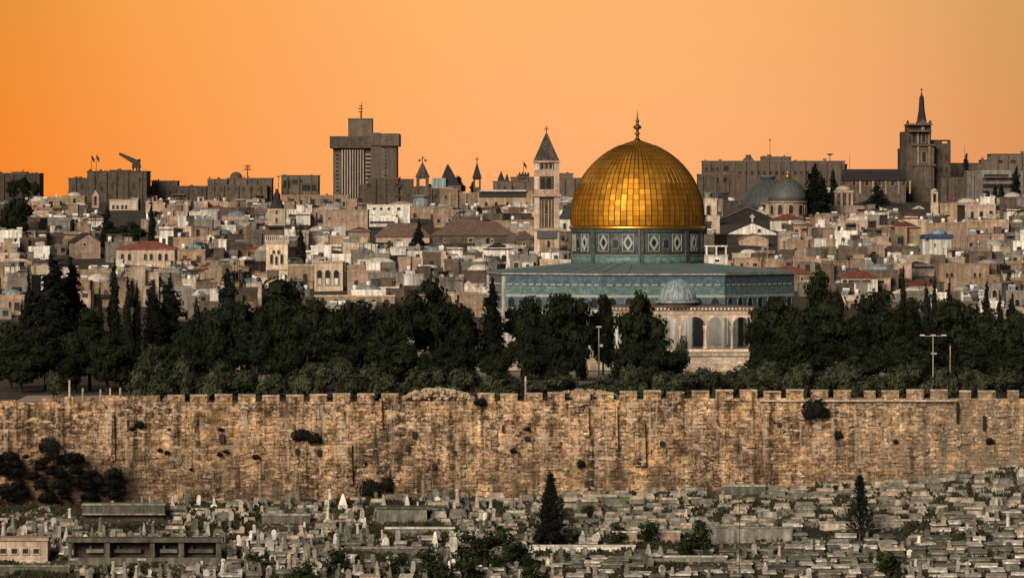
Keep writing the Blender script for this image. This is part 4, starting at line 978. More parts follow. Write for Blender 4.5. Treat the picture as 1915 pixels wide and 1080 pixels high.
def skyline():
    A = 'arch'; r_ = 'rect'
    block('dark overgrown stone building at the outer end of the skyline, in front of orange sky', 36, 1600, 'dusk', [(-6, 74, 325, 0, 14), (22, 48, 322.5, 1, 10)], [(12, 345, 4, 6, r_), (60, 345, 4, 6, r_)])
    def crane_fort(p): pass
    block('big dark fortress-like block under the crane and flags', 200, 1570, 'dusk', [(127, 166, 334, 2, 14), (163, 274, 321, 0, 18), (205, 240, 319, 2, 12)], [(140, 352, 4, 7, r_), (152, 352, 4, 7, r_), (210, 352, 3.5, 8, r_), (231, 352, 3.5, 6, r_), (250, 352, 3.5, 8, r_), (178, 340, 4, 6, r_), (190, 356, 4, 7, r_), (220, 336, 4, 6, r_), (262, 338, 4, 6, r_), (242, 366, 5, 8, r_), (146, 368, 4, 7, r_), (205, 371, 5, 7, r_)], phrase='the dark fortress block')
    block('grey brown building with a rooftop box and many small windows', 332, 1590, 'brown', [(276, 386, 349, 0, 12), (282, 331, 339, 3, 12)], [(318 + i * 11, 362, 4, 5, r_) for i in range(6)])
    def dome440(p):
        q = MB(); x = p.lx(440); q.lathe([(12 * p.s, p.lz(336)), (11.8 * p.s, p.lz(331)), (10 * p.s, p.lz(326)), (6 * p.s, p.lz(322.5)), (.1, p.lz(321))], 16, x, 5); p.part('dome', q, M['dusk'])
    block('skyline building with a small dark dome beside an antenna', 448, 1590, 'brown', [(388, 425, 336, 0, 12), (424, 508, 334, 1, 12), (410, 500, 347, -2, 0)], [(400 + 14 * i, 356, 5, 5, r_) for i in range(7)], extras=dome440, phrase='the small dark dome')
    mast('branching antenna mast beside the small dark dome', 463, 308, 336, 1592, ((311, 6), (318, 7), (315, 4)), .22)
    mast('thin antenna mast on the roofs near the flat boxy block', 521, 328, 352, 1592, ((331, 3),))
    block('flat boxy modern block with a dark glazed front', 560, 1600, 'dusk2', [(526, 595, 329, 0, 15)], [(536, 350, 13, 12, r_), (578, 356, 26, 10, r_), (556, 344, 20, 8, r_)], frame='dusk2', phrase='the boxy modern block')
    block('long peach building with big square windows below the boxy block', 588, 1480, 'ochre', [(526, 652, 366, 0, 10)], [(545, 384, 9, 12, r_), (563, 384, 5, 10, r_), (584, 384, 10, 12, r_), (609, 384, 8, 12, r_), (632, 384, 9, 12, r_)], frame='grey')
    block('stepped stone building in front of the tower block with dark windows', 722, 1500, 'brown', [(672, 700, 346, 1, 10), (688, 745, 334, 0, 12), (744, 772, 336, 1, 11), (770, 830, 350, 0, 9)], [(690, 349, 6, 5, r_), (722, 349, 8, 6, r_), (743, 349, 9, 6, r_), (722, 369, 7, 7, r_), (742, 369, 7, 5, r_), (764, 368, 6, 6, r_), (803, 370, 4, 6, r_), (815, 370, 4, 6, r_)], frame='brown')
    block('narrow pale building under the steep pointed roof', 845, 1470, 'ochre', [(822, 846, 352, 0, 8), (843, 856, 354, -1, 7), (855, 896, 362, 0, 8)], [(834, 372, 4, 7, r_)])
    def whiteline(p):
        q = MB(); p.box(q, 898, 984, 355, 358, -1.2, 9); p.part('roof_edge', q, M['white']); q = MB(); p.box(q, 896, 984, 358.3, 369, -.2, .1); p.part('glazed_strip', q, M['pane'])
    block('ochre building with white roof edge and two rows of arched windows', 940, 1440, 'ochre', [(894, 996, 358, 0, 10)], [(909, 385, 5, 8, A), (928, 385, 5, 8, A), (949, 385, 5, 8, A), (970, 385, 5, 8, A), (909, 402, 4, 9, A), (928, 402, 4, 9, A), (949, 402, 4, 9, A)], extras=whiteline, phrase='the white-edged building')
    def turr(p):
        for px, w, t in ((937, 8, 319), (948, 5, 324)):
            q = MB(); q.lathe([(w * p.s, p.lz(342)), (w * .75 * p.s, p.lz(334)), (.2, p.lz(t + 3)), (.05, p.lz(t))], 8, p.lx(px), 4, smooth=False); p.part('turret', q, M['dark_tile'])
        q = MB(); p.box(q, 970, 990, 325, 336, 1, 6)
        for i in range(4): p.box(q, 970 + i * 5.5, 973 + i * 5.5, 322, 325.2, 1, 6)
        p.part('battlement', q, M['dusk'])
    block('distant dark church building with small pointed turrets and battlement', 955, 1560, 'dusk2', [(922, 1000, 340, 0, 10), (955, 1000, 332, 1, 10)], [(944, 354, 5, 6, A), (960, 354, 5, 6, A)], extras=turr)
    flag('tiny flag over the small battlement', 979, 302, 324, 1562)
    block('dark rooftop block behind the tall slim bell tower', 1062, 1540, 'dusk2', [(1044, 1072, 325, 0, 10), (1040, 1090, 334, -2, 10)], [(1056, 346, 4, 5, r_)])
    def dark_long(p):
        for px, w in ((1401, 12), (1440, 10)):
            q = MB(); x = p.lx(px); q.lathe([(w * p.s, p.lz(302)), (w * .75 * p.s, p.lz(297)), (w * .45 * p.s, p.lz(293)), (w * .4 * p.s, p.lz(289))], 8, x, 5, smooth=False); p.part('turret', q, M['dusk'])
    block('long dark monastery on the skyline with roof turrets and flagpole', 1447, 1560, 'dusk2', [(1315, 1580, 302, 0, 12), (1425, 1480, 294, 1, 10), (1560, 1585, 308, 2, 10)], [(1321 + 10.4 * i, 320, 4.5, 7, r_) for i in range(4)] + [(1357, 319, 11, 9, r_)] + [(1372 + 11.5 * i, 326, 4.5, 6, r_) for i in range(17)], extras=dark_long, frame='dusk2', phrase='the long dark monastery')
    mast('tall thin flagpole on the monastery roof', 1440, 258, 292, 1562, ((263, 2.5),), .09)
    mast('umbrella-topped mast at the end of the monastery roof', 1552, 287, 303, 1562, ((289, 6), (291, 3.5)), .14)
    mast('thin bare mast between monastery and church hall', 1589, 288, 318, 1560, (), .08)
    block('low grey building with open loggia right under the long monastery', 1350, 1520, 'brown', [(1305, 1385, 327, 0, 8)], [(1342, 340, 4, 8, r_), (1358, 340, 9, 10, A)], frame='brown')
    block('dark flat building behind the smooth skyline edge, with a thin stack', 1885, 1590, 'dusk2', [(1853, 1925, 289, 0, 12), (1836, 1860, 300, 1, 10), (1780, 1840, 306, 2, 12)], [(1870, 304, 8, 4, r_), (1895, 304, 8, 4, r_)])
    block('pale building with a long dark veranda under a flat roof', 1868, 1500, 'grey', [(1808, 1925, 321, 0, 10), (1838, 1905, 355, -2, 0)], [(1862, 331, 46, 5, r_), (1850, 352, 26, 8, r_), (1880, 352, 26, 8, r_)], frame='grey', phrase='the long dark veranda')
    block('brown roofed hall behind the dark spired tower base', 1790, 1530, 'brown', [(1760, 1812, 331, 0, 9)], roof='dark_tile')
    mast('tall thin pole beside the skyline conifer', 1804, 272, 330, 1528, (), .07)
    # crane and flags on the fortress
    D = 1576.0; root = thing('crane', 'dark crane with raised boom on the fortress block roof', 'crane', (X(250, D), D, Z(319, D))); s = D / F
    q = MB(); q.box(-4 * s, 13 * s, 0, 3, 5 * s, 17 * s, tx=.4); q.build('cab', M['darkmetal'], root)
    q = MB(); q.tube((9 * s, 1.5, 13 * s), (-28 * s, 1.5, 32 * s), 1.0, .42, 5); q.build('boom', M['darkmetal'], root)
    q = MB(); q.tube((6 * s, 1.5, 17.5 * s), (12 * s, 1.5, 20 * s), .5, .5, 5); q.build('counterweight', M['darkmetal'], root)
    for a in (-.3, .9, 1.9): q = MB(); q.tube((a, 1.5, -.2), (a * .8, 1.5, 6 * s), .28, .28, 5); q.build('support', M['darkmetal'], root)
    flag('flag on the outer of two thin poles near the crane', 171, 290, 322, 1576); flag('flag on the inner of two thin poles near the crane', 180, 289, 322, 1578)
skyline()
def roofed(label, px0, px1, ridge, eave, D, wall, roof, wins=(), phrase=None, name='house', ov=.4, bottom=None, y1=9, ridge_k=.5, frame='cream'):
    cx = (px0 + px1) / 2; bot = bottom or ROW(ground_z(X(cx, D), D), D)
    p = LM(name, label, 'house' if name == 'house' else 'building', cx, D, (px0, px1, ridge, bot), phrase)
    q = MB(); p.box(q, px0 + ov / p.s, px1 - ov / p.s, eave + .8, None, 0, y1); p.part('wall', q, M[wall])
    q = MB(); q.hip(p.lx(px0) + ov, p.lx(px1) - ov, 0, y1, p.lz(eave) + .16, p.lz(ridge) - p.lz(eave), ov, ridge_k); p.part('roof', q, M[roof])
    for (px, row, w, h, k) in wins: p.win(px, row, w, h, k, frame)
    return p
def named_houses():
    A = 'arch'; r_ = 'rect'
    roofed('two-storey cream house with wide red hipped roof behind the cypresses', 214, 330, 452, 466, 1085, 'pale', 'red_tile', [(229, 486, 6, 12, A), (242, 486, 6, 12, A), (272, 486, 6, 12, A), (283, 486, 6, 12, A), (299, 486, 6, 12, A), (311, 486, 6, 12, A), (322, 494, 5, 6, r_), (265, 506, 5, 6, r_)], 'the red-roofed house', bottom=500)
    roofed('very long building with broad brown hipped roof left of the tall bell tower', 806, 966, 415, 440, 1180, 'brown', 'brown_tile', [(832, 452, 5, 5, r_), (880, 452, 8, 6, r_), (920, 452, 5, 5, r_)], 'the long brown roof', bottom=462)
    roofed('building with brown tiled roof behind the dark conifer', 700, 806, 418, 443, 1190, 'peach', 'brown_tile', [(745, 456, 10, 8, r_), (728, 456, 5, 6, r_)], bottom=462, ridge_k=.35)
    roofed('small brown roofed house close to the tall bell tower', 962, 1000, 432, 446, 1170, 'brown', 'brown_tile', [(980, 458, 5, 5, r_)], bottom=460)
    roofed('red-roofed house peeping out behind the blue shrine', 1430, 1522, 497, 511, 1005, 'ochre', 'red_tile', [(1500, 524, 5, 6, r_)], bottom=526)
    roofed('red-roofed cream house with a strip of dark windows above the trees', 1570, 1645, 505, 520, 990, 'white', 'red_tile', [(1592, 528, 10, 5, r_), (1604, 528, 10, 5, r_), (1620, 528, 16, 5, r_), (1580, 528, 8, 5, r_)], 'the red roofs by the trees', bottom=548)
    roofed('low red-roofed house among the dark cypresses', 1695, 1748, 523, 533, 980, 'peach', 'red_tile', bottom=545)
    # gable-fronted houses
    p = LM('house', 'tall peach gable-fronted house at an angle, dark side wall', 'house', 162, 1120, (128, 194, 435, 505), 'the tall gable house', rz=.25)
    q = MB(); a, b = p.lx(140), p.lx(188); z0 = p.lz(452); zr = p.lz(437); q.slab([(a, -2), (b, -2), (b, z0), ((a + b) / 2, zr), (a, z0)], 0, 8); p.part('wall', q, M['peach'])
    q = MB(); q.gable(a, b, 0, 8, z0 + .03, zr - z0, .3, .2); p.part('roof', q, M['dark_tile']); p.win(158, 460, 5, 6)
    p = LM('church', 'white gable-fronted church with a stone cross on its peak', 'church', 1406, 1240, (1356, 1458, 398, 462), 'the white gable church')
    q = MB(); a, b = p.lx(1362), p.lx(1452); z0 = p.lz(436); zr = p.lz(417); q.slab([(a, -2), (b, -2), (b, z0), ((a + b) / 2, zr), (a, z0)], 0, 12); p.part('wall', q, M['white'])
    q = MB(); q.gable(a, b, .2, 12, z0 + .03, zr - z0, .35, .22); p.part('roof', q, M['dark_tile']); q = MB(); cross(q, (a + b) / 2, .5, zr + .2, 15 * p.s, .22); p.part('cross', q, M['white'])
    for i in range(5): q = MB(); p.box(q, 1362 + i * 5.5, 1364.5 + i * 5.5, 437 , 458, -.25, -.01); p.part('pilaster', q, M['cream'])
    p.win(1420, 434, 6, 6, A)
    p = LM('church', 'dark steep gable roof between the white gable church and grey domes', 'church', 1400, 1330, (1345, 1450, 386, 420))
    q = MB(); a, b = p.lx(1349), p.lx(1447); z0 = p.lz(410); zr = p.lz(388); q.slab([(a, -2), (b, -2), (b, z0), ((a + b) / 2, zr), (a, z0)], 0, 14); p.part('wall', q, M['dark_tile'])
    q = MB(); q.gable(a, b, 0, 14, z0 + .03, zr - z0, .4, .3); p.part('roof', q, M['brown_tile'])
    p = LM('house', 'low orange gable-fronted house before the white gable church', 'house', 1410, 1180, (1380, 1440, 436, 470))
    q = MB(); a, b = p.lx(1383), p.lx(1437); z0 = p.lz(447); zr = p.lz(438); q.slab([(a, -2), (b, -2), (b, z0), ((a + b) / 2, zr), (a, z0)], 0, 9); p.part('wall', q, M['peach']); q = MB(); q.gable(a, b, 0, 9, z0 + .03, zr - z0, .3, .2); p.part('roof', q, M['brown_tile'])
    p = LM('house', 'small white gabled house below the dark spired tower', 'house', 1722, 1420, (1694, 1744, 384, 406))
    q = MB(); a, b = p.lx(1697), p.lx(1742); z0 = p.lz(400); zr = p.lz(387); q.slab([(a, -2), (b, -2), (b, z0), ((a + b) / 2, zr), (a, z0)], 0, 9); p.part('wall', q, M['peach']); q = MB(); q.gable(a, b, 0, 9, z0 + .03, zr - z0, .35, .3); p.part('roof', q, M['white'])
    # belfries
    p = LM('belfry', 'slender rosy belfry with tall open arch below the fortress block', 'belfry', 178, 1440, (168, 190, 354, 398))
    q = MB(); p.box(q, 172, 176, 366, None, 0, 1.6); p.box(q, 181, 185, 366, None, 0, 1.6); p.box(q, 172, 185, 384, None, .01, 1.59); q.slab([(p.lx(171), p.lz(367)), (p.lx(186), p.lz(367)), (p.lx(178.5), p.lz(355))], -.05, 1.65); p.part('wall', q, M['peach'])
    p = LM('belfry', 'stubby stone belfry with yellowish cap right of the grey domes', 'belfry', 1577, 1360, (1558, 1604, 346, 402), 'the stubby belfry')
    q = MB(); p.box(q, 1558, 1600, 384, None, 0, 6); p.part('base', q, M['peach']); q = MB()
    for a in (1562, 1572, 1583, 1591): p.box(q, a, a + 4, 360, 384.2, .3, 4.5)
    p.box(q, 1560.5, 1596.5, 356, 360.2, .1, 4.8); p.part('arcade', q, M['cream'])
    q = MB(); x = p.lx(1578); q.lathe([(15 * p.s, p.lz(356)), (14 * p.s, p.lz(352)), (10 * p.s, p.lz(349)), (.1, p.lz(346.5))], 16, x, 2.4); p.part('dome', q, M['cream'])
    p = LM('belfry', 'slim cream belfry with round cap near the small white gabled house', 'belfry', 1748, 1380, (1738, 1758, 350, 406), 'the slim cream belfry')
    q = MB(); p.box(q, 1741, 1755, 378, None, 0, 2.4); p.box(q, 1742, 1745, 362, 378.2, .2, 2.2); p.box(q, 1751, 1754, 362, 378.2, .2, 2.2); p.box(q, 1741.5, 1754.5, 359, 362.2, .1, 2.3); p.part('wall', q, M['cream'])
    q = MB(); q.dome(6.8 * p.s, p.lz(359), 7 * p.s, 14, 0, 1.2); p.part('dome', q, M['dome_white'])
    # villas and blocks
    block('cream villa with two rows of paired windows below the fortress block', 232, 1400, 'cream', [(205, 258, 374, 0, 9), (214, 272, 396, -4, 0), (246, 258, 371, 1, 8)], [(214, 391, 4.5, 8, A), (222, 391, 4.5, 8, A), (231, 391, 4.5, 8, A), (238, 391, 4.5, 8, A), (222, 408, 5, 6, r_), (239, 408, 5, 6, r_), (253, 405, 4, 4, r_)], phrase='the cream villa')
    block('plain wide peach block with a smooth front left of the brown roofs', 646, 1260, 'peach', [(604, 688, 393, 0, 12)], [(616, 410, 4, 4, r_), (640, 412, 3, 3, r_), (668, 406, 3, 3, r_)], phrase='the plain peach block')
    def bluetop(p):
        q = MB(); x = p.lx(1757); p.box(q, 1729, 1783, 438, 446, -.4, 8); p.part('awning', q, M['blue']); q = MB(); q.lathe([(17 * p.s, p.lz(438)), (15 * p.s, p.lz(433)), (9 * p.s, p.lz(429)), (.1, p.lz(427))], 16, x, 4); p.part('dome', q, M['pale_lead'])
    block('white cube house under a blue sheeted terrace and pale dome', 1757, 1120, 'white', [(1737, 1779, 446, 0, 7), (1726, 1740, 449, 1, 7)], [(1748, 460, 3.5, 4, r_)], extras=bluetop, keep=(1724, 1786, 426, 478), phrase='the blue-topped white house')
    block('long fortress-like ochre block with paired windows above the cypresses', 1805, 1000, 'ochre', [(1756, 1850, 494, 0, 10), (1848, 1925, 515, -2, 10)], [(1771, 518, 5, 8, A), (1780, 518, 5, 8, A), (1823, 518, 5, 8, A), (1833, 518, 5, 8, A)], keep=(1756, 1850, 492, 540), phrase='the long ochre block')
    def wd(p):
        q = MB(); q.lathe([(17 * p.s, p.lz(388)), (16.5 * p.s, p.lz(381)), (14 * p.s, p.lz(373)), (9 * p.s, p.lz(367.5)), (3, p.lz(365)), (.1, p.lz(364))], 24, 0, 5); p.part('dome', q, M['pale_lead'])
    block('ochre church block with a pale bluish dome in front of the stepped building', 787, 1330, 'ochre', [(768, 806, 388, 0, 10)], [(776, 408, 7, 10, A)], extras=wd, keep=(766, 808, 362, 418), phrase='the pale bluish dome')
    block('cream flat house with arched windows in line right of the slim cream belfry', 1824, 1340, 'cream', [(1800, 1862, 383, 0, 8), (1846, 1888, 402, -2, 7)], [(1803, 404, 4, 10, A), (1818, 408, 6, 13, A), (1835, 408, 6, 13, A), (1852, 400, 6, 6, A), (1875, 416, 5, 6, r_)], keep=(1798, 1864, 380, 412))
    block('pale house with a white balcony below the stepped stone building', 715, 1290, 'white', [(688, 740, 402, 0, 8), (686, 766, 384, 4, 12)], [(700, 393, 5, 5, r_), (713, 393, 5, 5, r_), (727, 393, 5, 5, r_), (745, 393, 7, 5, r_), (715, 418, 46, 4, r_)], keep=(686, 768, 382, 426))
    block('small open pavilion house tight against the golden dome', 1330, 1300, 'cream', [(1318, 1341, 372, 0, 8)], [(1325, 402, 8, 18, A)], keep=(1318, 1342, 370, 405))
    block('low white house with a tiny dark window beside the tiled drum', 1340, 1060, 'white', [(1318, 1361, 478, 0, 8)], [(1341, 490, 9, 5, r_)], keep=(1318, 1362, 456, 495), extras=lambda p: pergola(p))
    block('boxy stone cube with two square windows above the shrine roof', 1398, 1040, 'peach', [(1374, 1423, 484, 0, 8)], [(1387, 498, 5, 6, r_), (1398, 494, 3, 4, r_), (1412, 498, 8, 6, r_)], keep=(1374, 1424, 482, 508))
    block('dark hall with sloping roof between bell tower and golden dome', 1058, 1260, 'white', [(1044, 1072, 410, 0, 9)], [(1056, 428, 5, 11, A)], keep=(1044, 1072, 378, 430), extras=lambda p: darkroof(p))
    block('long brown hall with dark roof before the church hall', 1640, 1460, 'brown', [(1596, 1686, 385, 0, 10)], roof='dark_tile', keep=(1596, 1686, 374, 396), extras=lambda p: longroof(p))
def pergola(p):
    q = MB(); p.box(q, 1318, 1361, 459, 461, 0, 6)
    for px in (1320, 1338, 1356): p.box(q, px, px + 3, 461.1, 478, 0, .5)
    p.part('pergola', q, M['white'])
def darkroof(p):
    q = MB(); z0 = p.lz(409); a, b = p.lx(1044), p.lx(1073); q.add([(a, -.5, z0), (b, -.5, z0), (b, 9, z0), (a, 9, z0), (a + 2.5, 6, p.lz(380)), (b, 6, p.lz(378))], [(3, 2, 1, 0), (0, 1, 5, 4), (1, 2, 5), (2, 3, 4, 5), (3, 0, 4)]); p.part('roof_slope', q, M['slate'])
def longroof(p):
    q = MB(); q.hip(p.lx(1598), p.lx(1684), 0, 10, p.lz(383) , p.lz(374) - p.lz(383), .5, .4); p.part('roof_slope', q, M['dark_tile'])
named_houses()
# ------------------------------------------------------------------ ordinary houses of the old town
ROOF_Y = {}
def small_mesh(key, fn):
    if key not in ROOF_Y: ROOF_Y[key] = fn()
    return ROOF_Y[key]
def m_tank(mat):
    q = MB(); q.lathe([(.55, .5), (.55, 1.65), (.3, 1.8)], 10)
    for a, b in ((-.4, -.4), (.4, -.4), (.4, .4), (-.4, .4)): q.box(a - .05, a + .05, b - .05, b + .05, 0, .5)
    return q.mesh('water_tank', [M[mat]])
def m_dish():
    q = MB(); q.tube((0, 0, 0), (0, 0, .9), .05, .05, 5); n = 10; vs = [(0, -.12, 1.1)]
    for i in range(n): a = 2 * pi * i / n; vs.append((.62 * cos(a), -.35 - .2 * sin(a) + .05, 1.15 + .58 * sin(a)))
    q.add(vs, [(0, 1 + i, 1 + (i + 1) % n) for i in range(n)] + [(0, 1 + (i + 1) % n, 1 + i) for i in range(n)]); return q.mesh('satellite_dish', [M['tank_white']])
def m_solar():
    q = MB(); q.add([(-.9, -.9, .25), (.9, -.9, .25), (.9, .5, 1.35), (-.9, .5, 1.35), (-.9, -.85, .18), (.9, -.85, .18), (.9, .55, 1.28), (-.9, .55, 1.28)], [(0, 1, 2, 3), (7, 6, 5, 4), (0, 4, 5, 1), (1, 5, 6, 2), (2, 6, 7, 3), (3, 7, 4, 0)])
    q.cur = 1; q.tube((-.9, .75, 1.6), (.9, .75, 1.6), .28, .28, 8); q.box(-.75, -.65, .6, .7, 0, 1.5); q.box(.65, .75, .6, .7, 0, 1.5); return q.mesh('solar_heater', [M['solar'], M['tank_white']])
def m_sheet():
    q = MB(); q.box(-1.6, 1.6, -1.2, 1.2, 2.0, 2.08, rz=.05)
    for a, b in ((-1.4, -1), (1.4, -1), (1.4, 1), (-1.4, 1)): q.box(a - .05, a + .05, b - .05, b + .05, 0, 2.0)
    return q.mesh('roof_canopy', [M['awning']])
def m_aerial():
    q = MB(); q.tube((0, 0, 0), (0, 0, 2.6), .05, .04, 4)
    for z, w in ((2.5, .5), (2.2, .7), (1.9, .4)): q.box(-w, w, -.03, .03, z, z + .06)
    return q.mesh('aerial', [M['darkmetal']])
TONES = [('peach', 'peach', 5), ('cream', 'cream', 4), ('ochre', 'ochre', 4), ('grey', 'grey', 5), ('brown', 'brown', 5), ('white', 'white', 5)]
def house(px, D, w, h, rng, flat_only=False):
    """w, h in metres; px is the middle of its front"""
    x = X(px, D); g = ground_z(x, D); rz = rng.choice((0, 0, rng.uniform(-.3, .3), rng.uniform(-.12, .12), rng.uniform(.3, .7) * rng.choice((-1, 1))))
    tone, tname, _ = rng.choices(TONES, [t[2] for t in TONES])[0]
    d = rng.uniform(6, 10); r = thing('house', None, 'house', (x, D, g), rz, 'old town houses')
    hw = w / 2; q = MB(); q.box(-hw, hw, 0, d, -2.5, h)
    vis = []                                           # wall strips that carry windows: x0, x1, y, z of roof
    vis.append((-hw, hw, 0, h)); extra = ''
    if rng.random() < .55 and w > 4.5:
        s = rng.choice((-1, 1)); ww = w * rng.uniform(.3, .55); hh = h + rng.uniform(-2.0, 1.8); dy = rng.uniform(.5, 2.0)
        if hh > 2.2:
            a, b = (-hw + .15, -hw + .15 + ww) if s < 0 else (hw - .15 - ww, hw - .15)
            q.box(a, b, -dy, 3, -2.5, hh); vis = [(-hw, hw, 0, h), (a, b, -dy, hh)]
            q.box(a - .08, b + .08, -dy - .08, 3, hh + .002, hh + .22)
    q.box(-hw - .08, hw + .08, -.08, .3, h + .002, h + rng.choice((.25, .5, .8))); q.box(-hw - .08, -hw + .25, .303, d + .08, h + .002, h + .3); q.box(hw - .25, hw + .08, .303, d + .08, h + .002, h + .3)
    q.build('wall', M[tone], r)
    kind = rng.choices(('flat', 'dome', 'hip', 'vault', 'hut'), (3.4, 5.2, 1.5, 1.2, 2.3))[0]
    if flat_only: kind = 'flat'
    q = MB(); desc = 'flat-roofed'
    rm = M['roof_grey']
    if kind == 'dome':
        n = 2 if w > 8 and rng.random() < .6 else 1; rm = rng.choice((M['dome_white'], M['dome_white'], M['roof_grey'], M['pale_lead']))
        for i in range(n):
            rr = min(w / n, d) * rng.uniform(.32, .44); cx = (i - (n - 1) / 2) * w / n; q.lathe([(rr * 1.05, h), (rr * 1.05, h + .25)], 14, cx, d * .45, smooth=False); q.dome(rr, h + .25, rr * rng.uniform(.42, .62), 16, cx, d * .45, 6)
        desc = 'twin-domed' if n > 1 else 'domed'
    elif kind == 'hip':
        q.hip(-hw, hw, 0, d, h + .25, min(w, d) * rng.uniform(.16, .26), .35); rm = rng.choice((M['brown_tile'], M['red_tile'], M['red_tile'], M['dark_tile'])); desc = 'tile-roofed'
    elif kind == 'vault':
        n = 8; q.slab([(hw * .96 * cos(pi * i / n), h + hw * .34 * sin(pi * i / n)) for i in range(n + 1)], .35, d); rm = rng.choice((M['roof_grey'], M['dome_white'])); desc = 'vaulted'
    elif kind == 'hut':
        a = rng.uniform(-hw * .8, hw * .1); b = a + w * rng.uniform(.3, .5); hh = rng.uniform(1.6, 2.8); q.box(a, min(b, hw * .95), 1.2, d * .7, h, h + hh); q.box(a - .12, min(b, hw * .95) + .12, 1.08, d * .7 + .1, h + hh + .002, h + hh + .18); rm = M[rng.choice(('grey', 'white', 'peach', 'brown'))]; desc = 'roof-hut'
    else:
        q.box(-hw + .26, hw - .26, .31, d, h + .003, h + .12)
    q.build('roof', rm, r)
    nw = 0; frame = 'cream' if tone in ('white', 'grey') else tone
    wk = rng.choice(('rect', 'rect', 'arch')); ws = rng.uniform(.75, 1.15); hs = ws * rng.uniform(1.2, 1.7)
    for (a, b, y, z) in vis:
        n = int((b - a) / rng.uniform(2.2, 3.4)); z0 = z - 2.6
        for fl in range(2):
            if z0 < -.5: break
            for i in range(n):
                if rng.random() < .68:
                    cx = lerp(a, b, (i + .5) / n) + rng.uniform(-.2, .2)
                    if y == 0 and len(vis) > 1 and vis[1][0] - .6 < cx < vis[1][1] + .6 and z0 < vis[1][3]: continue
                    window(r, cx, y, z0 + rng.uniform(-.1, .1), ws, hs, wk, frame); nw += 1
            z0 -= 3.1
    # lean-tos, roof rooms and terrace walls that grew on and against it
    for _ in range(rng.choice((1, 2, 2, 3))):
        q = MB(); at_, _n, _w = rng.choices(TONES, [3, 2, 3, 6, 6, 3])[0]; ww = rng.uniform(1.4, min(4.0, w * .6)); a = rng.uniform(-hw, hw - ww)
        if rng.random() < .5 and kind == 'flat':
            hh = rng.uniform(.9, 2.4); dd = rng.uniform(.5, 2.5); q.box(a, a + ww, dd, dd + 3, h + .13, h + hh); q.box(a - .1, a + ww + .1, dd - .15, dd + 3, h + hh + .002, h + hh + .14)
            if rng.random() < .6: q.cur = 1; q.box(a + ww * .3, a + ww * .3 + .8, dd - .02, dd + .1, h + .3, h + min(hh, 2.0) - .15)
            q.build('roof_room', [M[at_], M['pane']], r)
        else:
            hh = h * rng.uniform(.3, .75); dy = rng.uniform(2.2, 3.6); q.box(a, a + ww, -dy, -.003 - (2.05 if len(vis) > 1 else 0), -2.5, hh); q.box(a - .1, a + ww + .1, -dy - .12, -.004 - (2.05 if len(vis) > 1 else 0), hh + .002, hh + .16)
            q.cur = 1; q.box(a + ww * .35, a + ww * .35 + rng.uniform(.7, 1.2), -dy - .03, -dy + .1, hh - rng.uniform(1.2, 2.0), hh - .35)
            q.build('lean_to', [M[at_], M['pane']], r)
    topz = h + .12; feats = []
    opts = [('tank_white', 'white tank', 2.2), ('tank_black', 'black tank', .9), ('dish', 'satellite dish', 2.2), ('solar', 'solar heater', 2.2), ('sheet', 'roof canopy', 2.0), ('aerial', 'aerial', 1.2)]
    for _ in range(rng.choice((0, 1, 2, 2, 3, 4))):
        o, ph, _w = rng.choices(opts, [t[2] for t in opts])[0]
        xx = rng.uniform(-hw * .8, hw * .8); yy = rng.uniform(.6, 2.2); zz = topz
        if kind in ('dome', 'vault', 'hip', 'hut'): yy = .7; xx = rng.choice((-1, 1)) * hw * rng.uniform(.55, .85); zz = h + (.1 if kind == 'flat' else .0)
        if kind in ('hip', 'vault') and o in ('sheet', 'tank_white', 'tank_black', 'solar'): continue
        nm, f = {'tank_white': ('water_tank', lambda: m_tank('tank_white')), 'tank_black': ('water_tank', lambda: m_tank('tank_black')), 'dish': ('satellite_dish', m_dish), 'solar': ('solar_heater', m_solar), 'sheet': ('roof_canopy', m_sheet), 'aerial': ('aerial', m_aerial)}[o]
        link(nm, small_mesh(o, f), r, (xx, yy, zz), rng.uniform(-.5, .5)).scale = (.78,) * 3 if o != 'sheet' else (1, 1, 1); feats.append(ph)
    if rng.random() < .38:
        q = MB(); a = rng.uniform(-hw, 0); b = a + w * rng.uniform(.3, .5); z = h - rng.uniform(.8, 3); q.add([(a, -1.5, z - .5), (b, -1.5, z - .5), (b, -.02, z), (a, -.02, z), (a, -1.5, z - .58), (b, -1.5, z - .58), (b, -.02, z - .08), (a, -.02, z - .08)], [(0, 1, 2, 3), (7, 6, 5, 4), (0, 4, 5, 1), (1, 5, 6, 2), (2, 6, 7, 3), (3, 7, 4, 0)])
        q.build('awning', M[rng.choice(('awning', 'awning', 'awning', 'awning', 'blue', 'white', 'red_tile'))], r); feats.insert(0, 'awning')
    size = 'narrow ' if w < 4.6 else ('wide ' if w > 7.6 else '')
    words_ = ('no windows', 'one window', 'two windows', 'three windows', 'four windows', 'five windows')
    base = f"{size}{tname} {desc} house with {feats[0] if feats else (words_[nw] if nw < 6 else 'many windows')}"
    if feats and nw < 6 and rng.random() < .5: base = base.replace(' with ', ' with ' + words_[nw] + ' and ', 1)
    ITEMS.append((r, base, px, ROW(g + h, D), 'house')); return r
